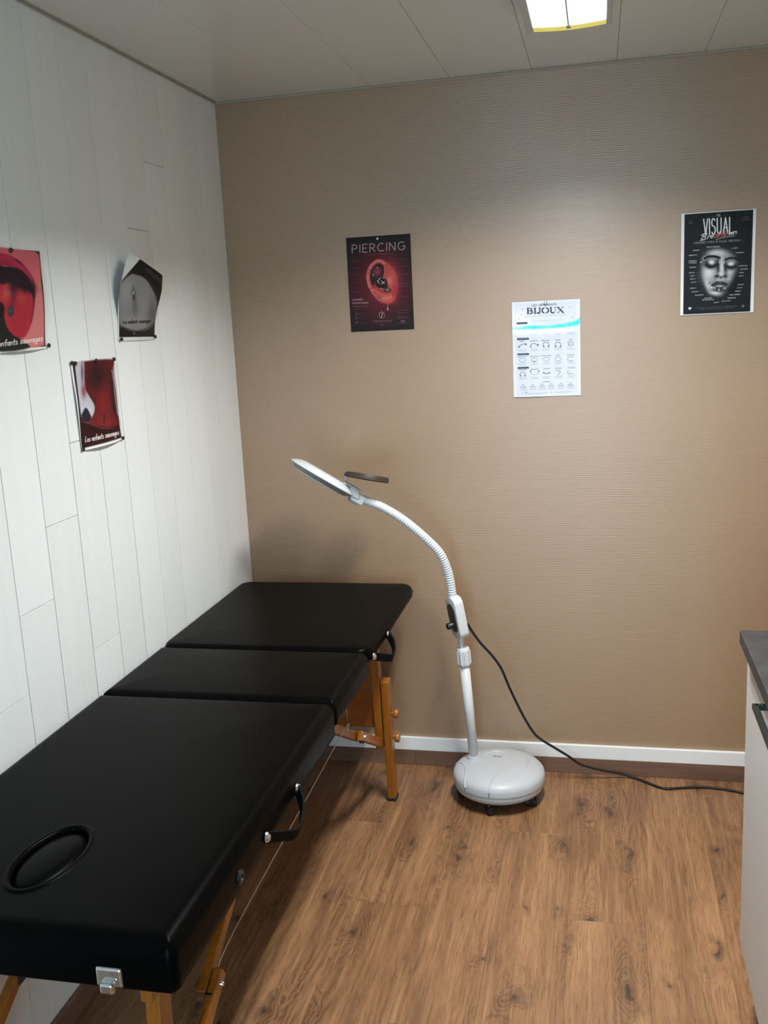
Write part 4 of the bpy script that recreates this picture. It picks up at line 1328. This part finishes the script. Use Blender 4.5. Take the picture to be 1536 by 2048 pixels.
p.rule(330, 1812, 390, 1810, 9, INK, 0.7, 7); p.rule(330, 1840, 735, 1824, 8, GR, 0.8, 8); p.rule(330, 1856, 620, 1845, 6, GR, 0.6, 9); p.rule(870, 1812, 1165, 1800, 8, GR, 0.8, 10); p.rule(940, 1830, 1120, 1822, 6, GR, 0.6, 11)
p.blob(286, 1840, 10, 18, GR, 0.7); p.blob(800, 1818, 10, 10, GR, 0.6)
# turquoise glare painted into the print colours across the first row
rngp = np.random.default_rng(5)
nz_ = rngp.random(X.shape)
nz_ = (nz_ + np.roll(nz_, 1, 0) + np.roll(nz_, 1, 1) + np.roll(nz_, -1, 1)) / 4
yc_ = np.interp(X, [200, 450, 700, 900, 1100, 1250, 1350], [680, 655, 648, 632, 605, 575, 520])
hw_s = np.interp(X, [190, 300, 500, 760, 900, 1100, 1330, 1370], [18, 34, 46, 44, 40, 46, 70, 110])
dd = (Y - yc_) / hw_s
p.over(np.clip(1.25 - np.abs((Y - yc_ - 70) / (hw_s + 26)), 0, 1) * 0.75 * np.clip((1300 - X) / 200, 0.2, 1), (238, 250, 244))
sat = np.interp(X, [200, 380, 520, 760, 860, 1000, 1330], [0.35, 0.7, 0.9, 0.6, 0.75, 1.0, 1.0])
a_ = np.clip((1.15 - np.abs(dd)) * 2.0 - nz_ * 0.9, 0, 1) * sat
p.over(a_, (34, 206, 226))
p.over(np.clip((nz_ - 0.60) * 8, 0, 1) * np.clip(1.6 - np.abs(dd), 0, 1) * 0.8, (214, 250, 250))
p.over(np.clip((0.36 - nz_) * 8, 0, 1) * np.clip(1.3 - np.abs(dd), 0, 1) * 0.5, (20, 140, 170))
P = back_sheet(1.0397, 1.4351, u, v, 0.0035 + 0.003 * np.exp(-((v - 0.27) / 0.12) ** 2) + 0.0015 * np.sin(u * 6))
sheet('jewellery_chart', P, p.img, M_PRINT_GLOSS, 'white laminated chart of piercing jewellery headed BIJOUX with painted turquoise glare', 'poster')

# --- three photographs on the boarded wall
def left_sheet(y0, y1, z0, z1, u, v, bow):
    """flat sheet on the left wall; (y, z) at TL, TR, BR, BL come from y0..z1 tuples"""
    Yw = (1 - v) * (y0[0] + (y0[1] - y0[0]) * u) + v * (y1[0] + (y1[1] - y1[0]) * u)
    Zw = (1 - v) * (z0[0] + (z0[1] - z0[0]) * u) + v * (z1[0] + (z1[1] - z1[0]) * u)
    return np.stack([bow, Yw, Zw], -1)


u, v = grid(200, 200)
# tongue
X, Y = quad_map(((-177, 36), (337, 93), (395, 930), (-57, 972)), u, v)
p = Print(X, Y, 3.2, (232, 230, 226))
p.poly([(-180, 60), (330, 96), (385, 915), (-60, 940)], (24, 20, 22), 3, smooth=False)
p.poly([(-190, 40), (230, 92), (305, 110), (330, 190), (345, 500), (372, 860), (350, 905), (230, 922), (150, 860), (260, 720), (285, 420), (200, 230), (60, 140), (-190, 110)], (208, 104, 108), 5)
p.poly([(260, 740), (300, 400), (345, 480), (372, 870), (345, 910), (215, 920), (180, 870)], (206, 120, 118), 12)
p.blob(260, 200, 90, 90, (206, 96, 106), 0.7)
p.poly([(-180, 100), (60, 130), (150, 200), (240, 290), (280, 400), (276, 480), (200, 300), (110, 250), (20, 240), (-180, 240)], (164, 40, 66), 10)
p.stroke([(-100, 150), (60, 160), (170, 240), (240, 330)], 40, (186, 54, 84), 0.6)
p.stroke([(20, 236), (60, 242), (110, 250)], 10, (200, 170, 160), 0.8)
p.poly([(-180, 235), (20, 240), (110, 250), (200, 300), (260, 400), (276, 480), (250, 500), (180, 470), (110, 430), (20, 400), (-180, 400)], (38, 22, 34), 10)
p.poly([(-180, 380), (0, 400), (60, 390), (120, 420), (190, 430), (255, 480), (270, 560), (262, 680), (240, 780), (205, 840), (165, 850), (110, 830), (50, 770), (20, 690), (0, 560), (-180, 520)], (176, 44, 58), 9)
p.blob(100, 470, 30, 90, (60, 26, 40), 0.75, 6); p.blob(40, 470, 40, 70, (206, 104, 84), 0.7, 20); p.blob(160, 520, 50, 60, (190, 66, 62), 0.6)
p.blob(200, 410, 95, 60, (34, 20, 32), 0.95, 25, 1.4); p.blob(90, 420, 40, 50, (44, 22, 34), 0.7)
p.poly([(-60, 700), (10, 690), (50, 780), (110, 840), (170, 858), (230, 925), (-60, 945)], (30, 32, 32), 8)
gr_ = np.random.default_rng(3).random(X.shape); p.over(np.clip(-p.sdf([(0, 560), (255, 490), (268, 600), (240, 780), (165, 848), (50, 770)]) / 40, 0, 1) * np.clip(gr_ - 0.55, 0, 1) * 0.9, (96, 22, 36)); p.blob(75, 630, 26, 46, (26, 52, 60), 0.95, 0, 2.5); p.blob(72, 625, 12, 24, (50, 110, 110), 0.8)
p.stroke([(95, 540), (85, 600)], 8, (90, 24, 36), 0.7)
p.text('Les enfants sauvages', HAND, (-118, 930), (362, 870), 50, 6.5, (236, 228, 220), 0.95, slant=0.1, gap=0.05)
P = left_sheet((-1.345, -1.1304), (-1.345, -1.1504), (1.742, 1.7395), (1.527, 1.529), u, v, 0.0025 + 0.004 * np.sin(np.clip(v, 0, 1) * PI) ** 2 + 0.010 * np.clip((v - 0.9) / 0.1, 0, 1) ** 2 * np.sin(u * PI))
sheet('tongue_photo', P, p.img, M_PRINT, 'red photo print of a tongue with a green piercing', 'photo')

# bare neck
X, Y = quad_map(((587, 1040), (968, 1003), (1045, 1705), (690, 1805)), u, v)
p = Print(X, Y, 3.2, (226, 226, 222))
p.poly([(610, 1050), (948, 1020), (1030, 1690), (694, 1782)], (54, 18, 24), 3, smooth=False)
p.poly([(628, 1060), (712, 1040), (716, 1260), (745, 1330), (800, 1440), (760, 1560), (690, 1545), (660, 1400)], (196, 198, 206), 6)
p.blob(700, 1300, 22, 60, (150, 44, 64), 0.8); p.blob(690, 1130, 8, 90, (80, 50, 70), 0.8)
p.blob(745, 1500, 26, 60, (214, 210, 212), 0.8, -20)
p.poly([(680, 1500), (720, 1440), (770, 1530), (745, 1565), (690, 1555)], (34, 38, 46), 5)
p.poly([(712, 1040), (948, 1022), (960, 1120), (950, 1400), (985, 1500), (1010, 1570), (940, 1610), (860, 1600), (760, 1565), (800, 1470), (795, 1380), (745, 1320), (716, 1240)], (104, 26, 30), 10)
p.blob(820, 1160, 100, 150, (40, 16, 20), 0.9); p.blob(880, 1400, 60, 140, (130, 34, 34), 0.7); p.blob(870, 1560, 110, 40, (138, 40, 40), 0.7)
p.blob(960, 1300, 25, 180, (44, 18, 24), 0.8, -6); p.stroke([(950, 1110), (965, 1200), (975, 1320), (1000, 1500)], 9, (190, 170, 176), 0.7)
p.stroke([(885, 1500), (880, 1570)], 10, (30, 16, 20), 0.8)
p.poly([(684, 1560), (760, 1575), (870, 1620), (1015, 1600), (1030, 1690), (694, 1782)], (46, 16, 20), 8, smooth=False)
p.stroke([(684, 1556), (760, 1578), (870, 1618), (960, 1615)], 5, (170, 90, 88), 0.6)
p.stroke([(612, 1060), (694, 1780)], 7, (16, 14, 16), 1.0); p.blob(630, 1055, 18, 24, (18, 16, 18), 0.95, 0, 2)
p.text('Les enfants sauvages', HAND, (718, 1733), (1012, 1666), 48, 5.8, (236, 226, 220), 0.95, slant=0.1, gap=0.05)
P = left_sheet((-1.0586, -0.8468), (-1.0514, -0.8452), (1.4941, 1.4923), (1.2843, 1.2845), u, v, 0.0025 + 0.003 * np.sin(v * PI) ** 2 * (1 - u) + 0.012 * np.clip((v - 0.88) / 0.12, 0, 1) ** 2 * np.sin(u * PI))
sheet('neck_photo', P, p.img, M_PRINT, 'dark red photo print of a bare throat with open collar', 'photo')

# curling belly photograph
NETV = [0, 0.33, 0.6, 1.0]
NETP = np.array([[(1100, 108), (1240, 190), (1385, 300)], [(1035, 345), (1215, 360), (1378, 450)], [(1010, 520), (1185, 560), (1345, 580)], [(1010, 862), (1165, 858), (1320, 850)]], float)
NET3 = np.array([[(0.03, -0.7628, 1.7526), (0.045, -0.7051, 1.7302), (0.05, -0.6199, 1.6995)], [(0.028, -0.8155, 1.6823), (0.036, -0.7148, 1.6797), (0.038, -0.6094, 1.6538)], [(0.012, -0.8111, 1.6327), (0.018, -0.7116, 1.6206), (0.02, -0.6042, 1.614)], [(0.002, -0.8137, 1.5329), (0.004, -0.7168, 1.5306), (0.002, -0.6033, 1.5292)]])


def net(N, u, v):
    a = np.empty(u.shape + (N.shape[-1],))
    vs = v[:, 0]
    rows = []
    for c_ in range(3):
        col_ = np.stack([np.array(lag(NETV, N[:, c_, k_], vs)) for k_ in range(N.shape[-1])], -1)
        rows.append(col_)
    R0, R1_, R2_ = rows
    uu = u[0][None, :, None]
    L0, L1, L2 = 2 * (uu - 0.5) * (uu - 1), -4 * uu * (uu - 1), 2 * uu * (uu - 0.5)
    return R0[:, None] * L0 + R1_[:, None] * L1 + R2_[:, None] * L2


def lag(xs, ys, t):
    out = np.zeros_like(t)
    for i in range(len(xs)):
        q = np.ones_like(t)
        for j in range(len(xs)):
            if j != i: q = q * (t - xs[j]) / (xs[i] - xs[j])
        out = out + q * ys[i]
    return out


XY = net(NETP, u, v)
P = net(NET3, u, v)
X, Y = XY[..., 0], XY[..., 1]
p = Print(X, Y, 3.2, (214, 214, 212))
p.poly([(1195, 165), (1385, 300), (1375, 460), (1345, 600), (1318, 825), (1018, 830), (1016, 420), (1040, 345)], (26, 26, 27), 3, smooth=False)
p.poly([(1140, 280), (1230, 320), (1300, 420), (1340, 520), (1335, 640), (1310, 720), (1240, 770), (1150, 775), (1060, 745), (1022, 710), (1020, 420), (1060, 340)], (128, 128, 128), 8)
p.blob(1080, 440, 70, 120, (158, 158, 157), 0.7); p.blob(1240, 560, 60, 160, (150, 150, 149), 0.5); p.blob(1150, 560, 22, 120, (92, 92, 92), 0.7); p.blob(1300, 640, 40, 120, (80, 80, 80), 0.6)
p.blob(1150, 690, 90, 40, (150, 150, 149), 0.6)
p.poly([(1200, 170), (1385, 300), (1378, 440), (1290, 360), (1210, 310), (1120, 285)], (22, 22, 23), 8, smooth=False)
p.stroke([(1250, 250), (1370, 350)], 26, (66, 66, 66), 0.6)
p.stroke([(1136, 385), (1134, 420)], 6, (40, 40, 40), 0.8); p.blob(1137, 450, 14, 24, (30, 30, 30), 0.9); p.blob(1137, 450, 7, 14, (236, 236, 236), 0.95); p.blob(1143, 490, 10, 20, (40, 40, 40), 0.9)
p.stroke([(1022, 725), (1090, 770), (1150, 780), (1230, 765), (1312, 715)], 10, (70, 70, 70), 0.9)
p.blob(1146, 798, 7, 8, (160, 160, 158), 0.9)
p.text('Les enfants sauvages', HAND, (1046, 716), (1286, 704), 34, 5, (24, 24, 24), 0.95, slant=0.1, gap=0.05)
sheet('belly_photo', P, p.img, M_PRINT, 'grey photo print of a pierced navel, its loose top curling off the wall', 'photo')


# --- pins
def pin(loc, n, label, mat=M_BRASS):
    r = 0.0052
    o = lathe('push_pin', [(0, 0.0048), (r * 0.6, 0.0042), (r, 0.0016), (r, 0.0004), (r * 0.3, 0.0), (r * 0.12, -0.006), (0, -0.009)], mat, None, 18, (0, 0, 0), axes(n, (0, 0, 1)))
    o.location = loc
    tag(o, label, 'pin', 'pins holding the prints')
    return o


NL = (1, 0.05, 0.02)
for (yy, zz, off, txt) in ((-1.2461, 1.7350, 0.0045, 'bronze pin in the top edge of the tongue photo'), (-1.1455, 1.5350, 0.0045, 'dark pin at the lower right corner of the tongue photo'),
                           (-1.0555, 1.4910, 0.0045, 'dark pin at the top left corner of the neck photo'), (-0.9430, 1.4905, 0.0045, 'dark pin in the middle of the top edge of the neck photo'),
                           (-0.8530, 1.4890, 0.0045, 'dark pin at the top right corner of the neck photo'), (-0.8490, 1.2880, 0.0045, 'dark pin at the lower right corner of the neck photo'),
                           (-1.0485, 1.2880, 0.0045, 'dark pin at the lower left corner of the neck photo'), (-0.8035, 1.5370, 0.0055, 'dark pin at the lower left corner of the belly photo'),
                           (-0.6065, 1.5370, 0.0055, 'dark pin at the lower right corner of the belly photo')):
    pin((off, yy, zz), NL, txt)
pin((0.5140, -0.0048, 1.8035), (0, -1, 0), 'small grey pin at the top of the ear poster', M_DULLSTEEL)
pin((1.0390, -0.0060, 1.5755), (0, -1, 0), 'small grey pin at the top of the jewellery chart', M_DULLSTEEL)
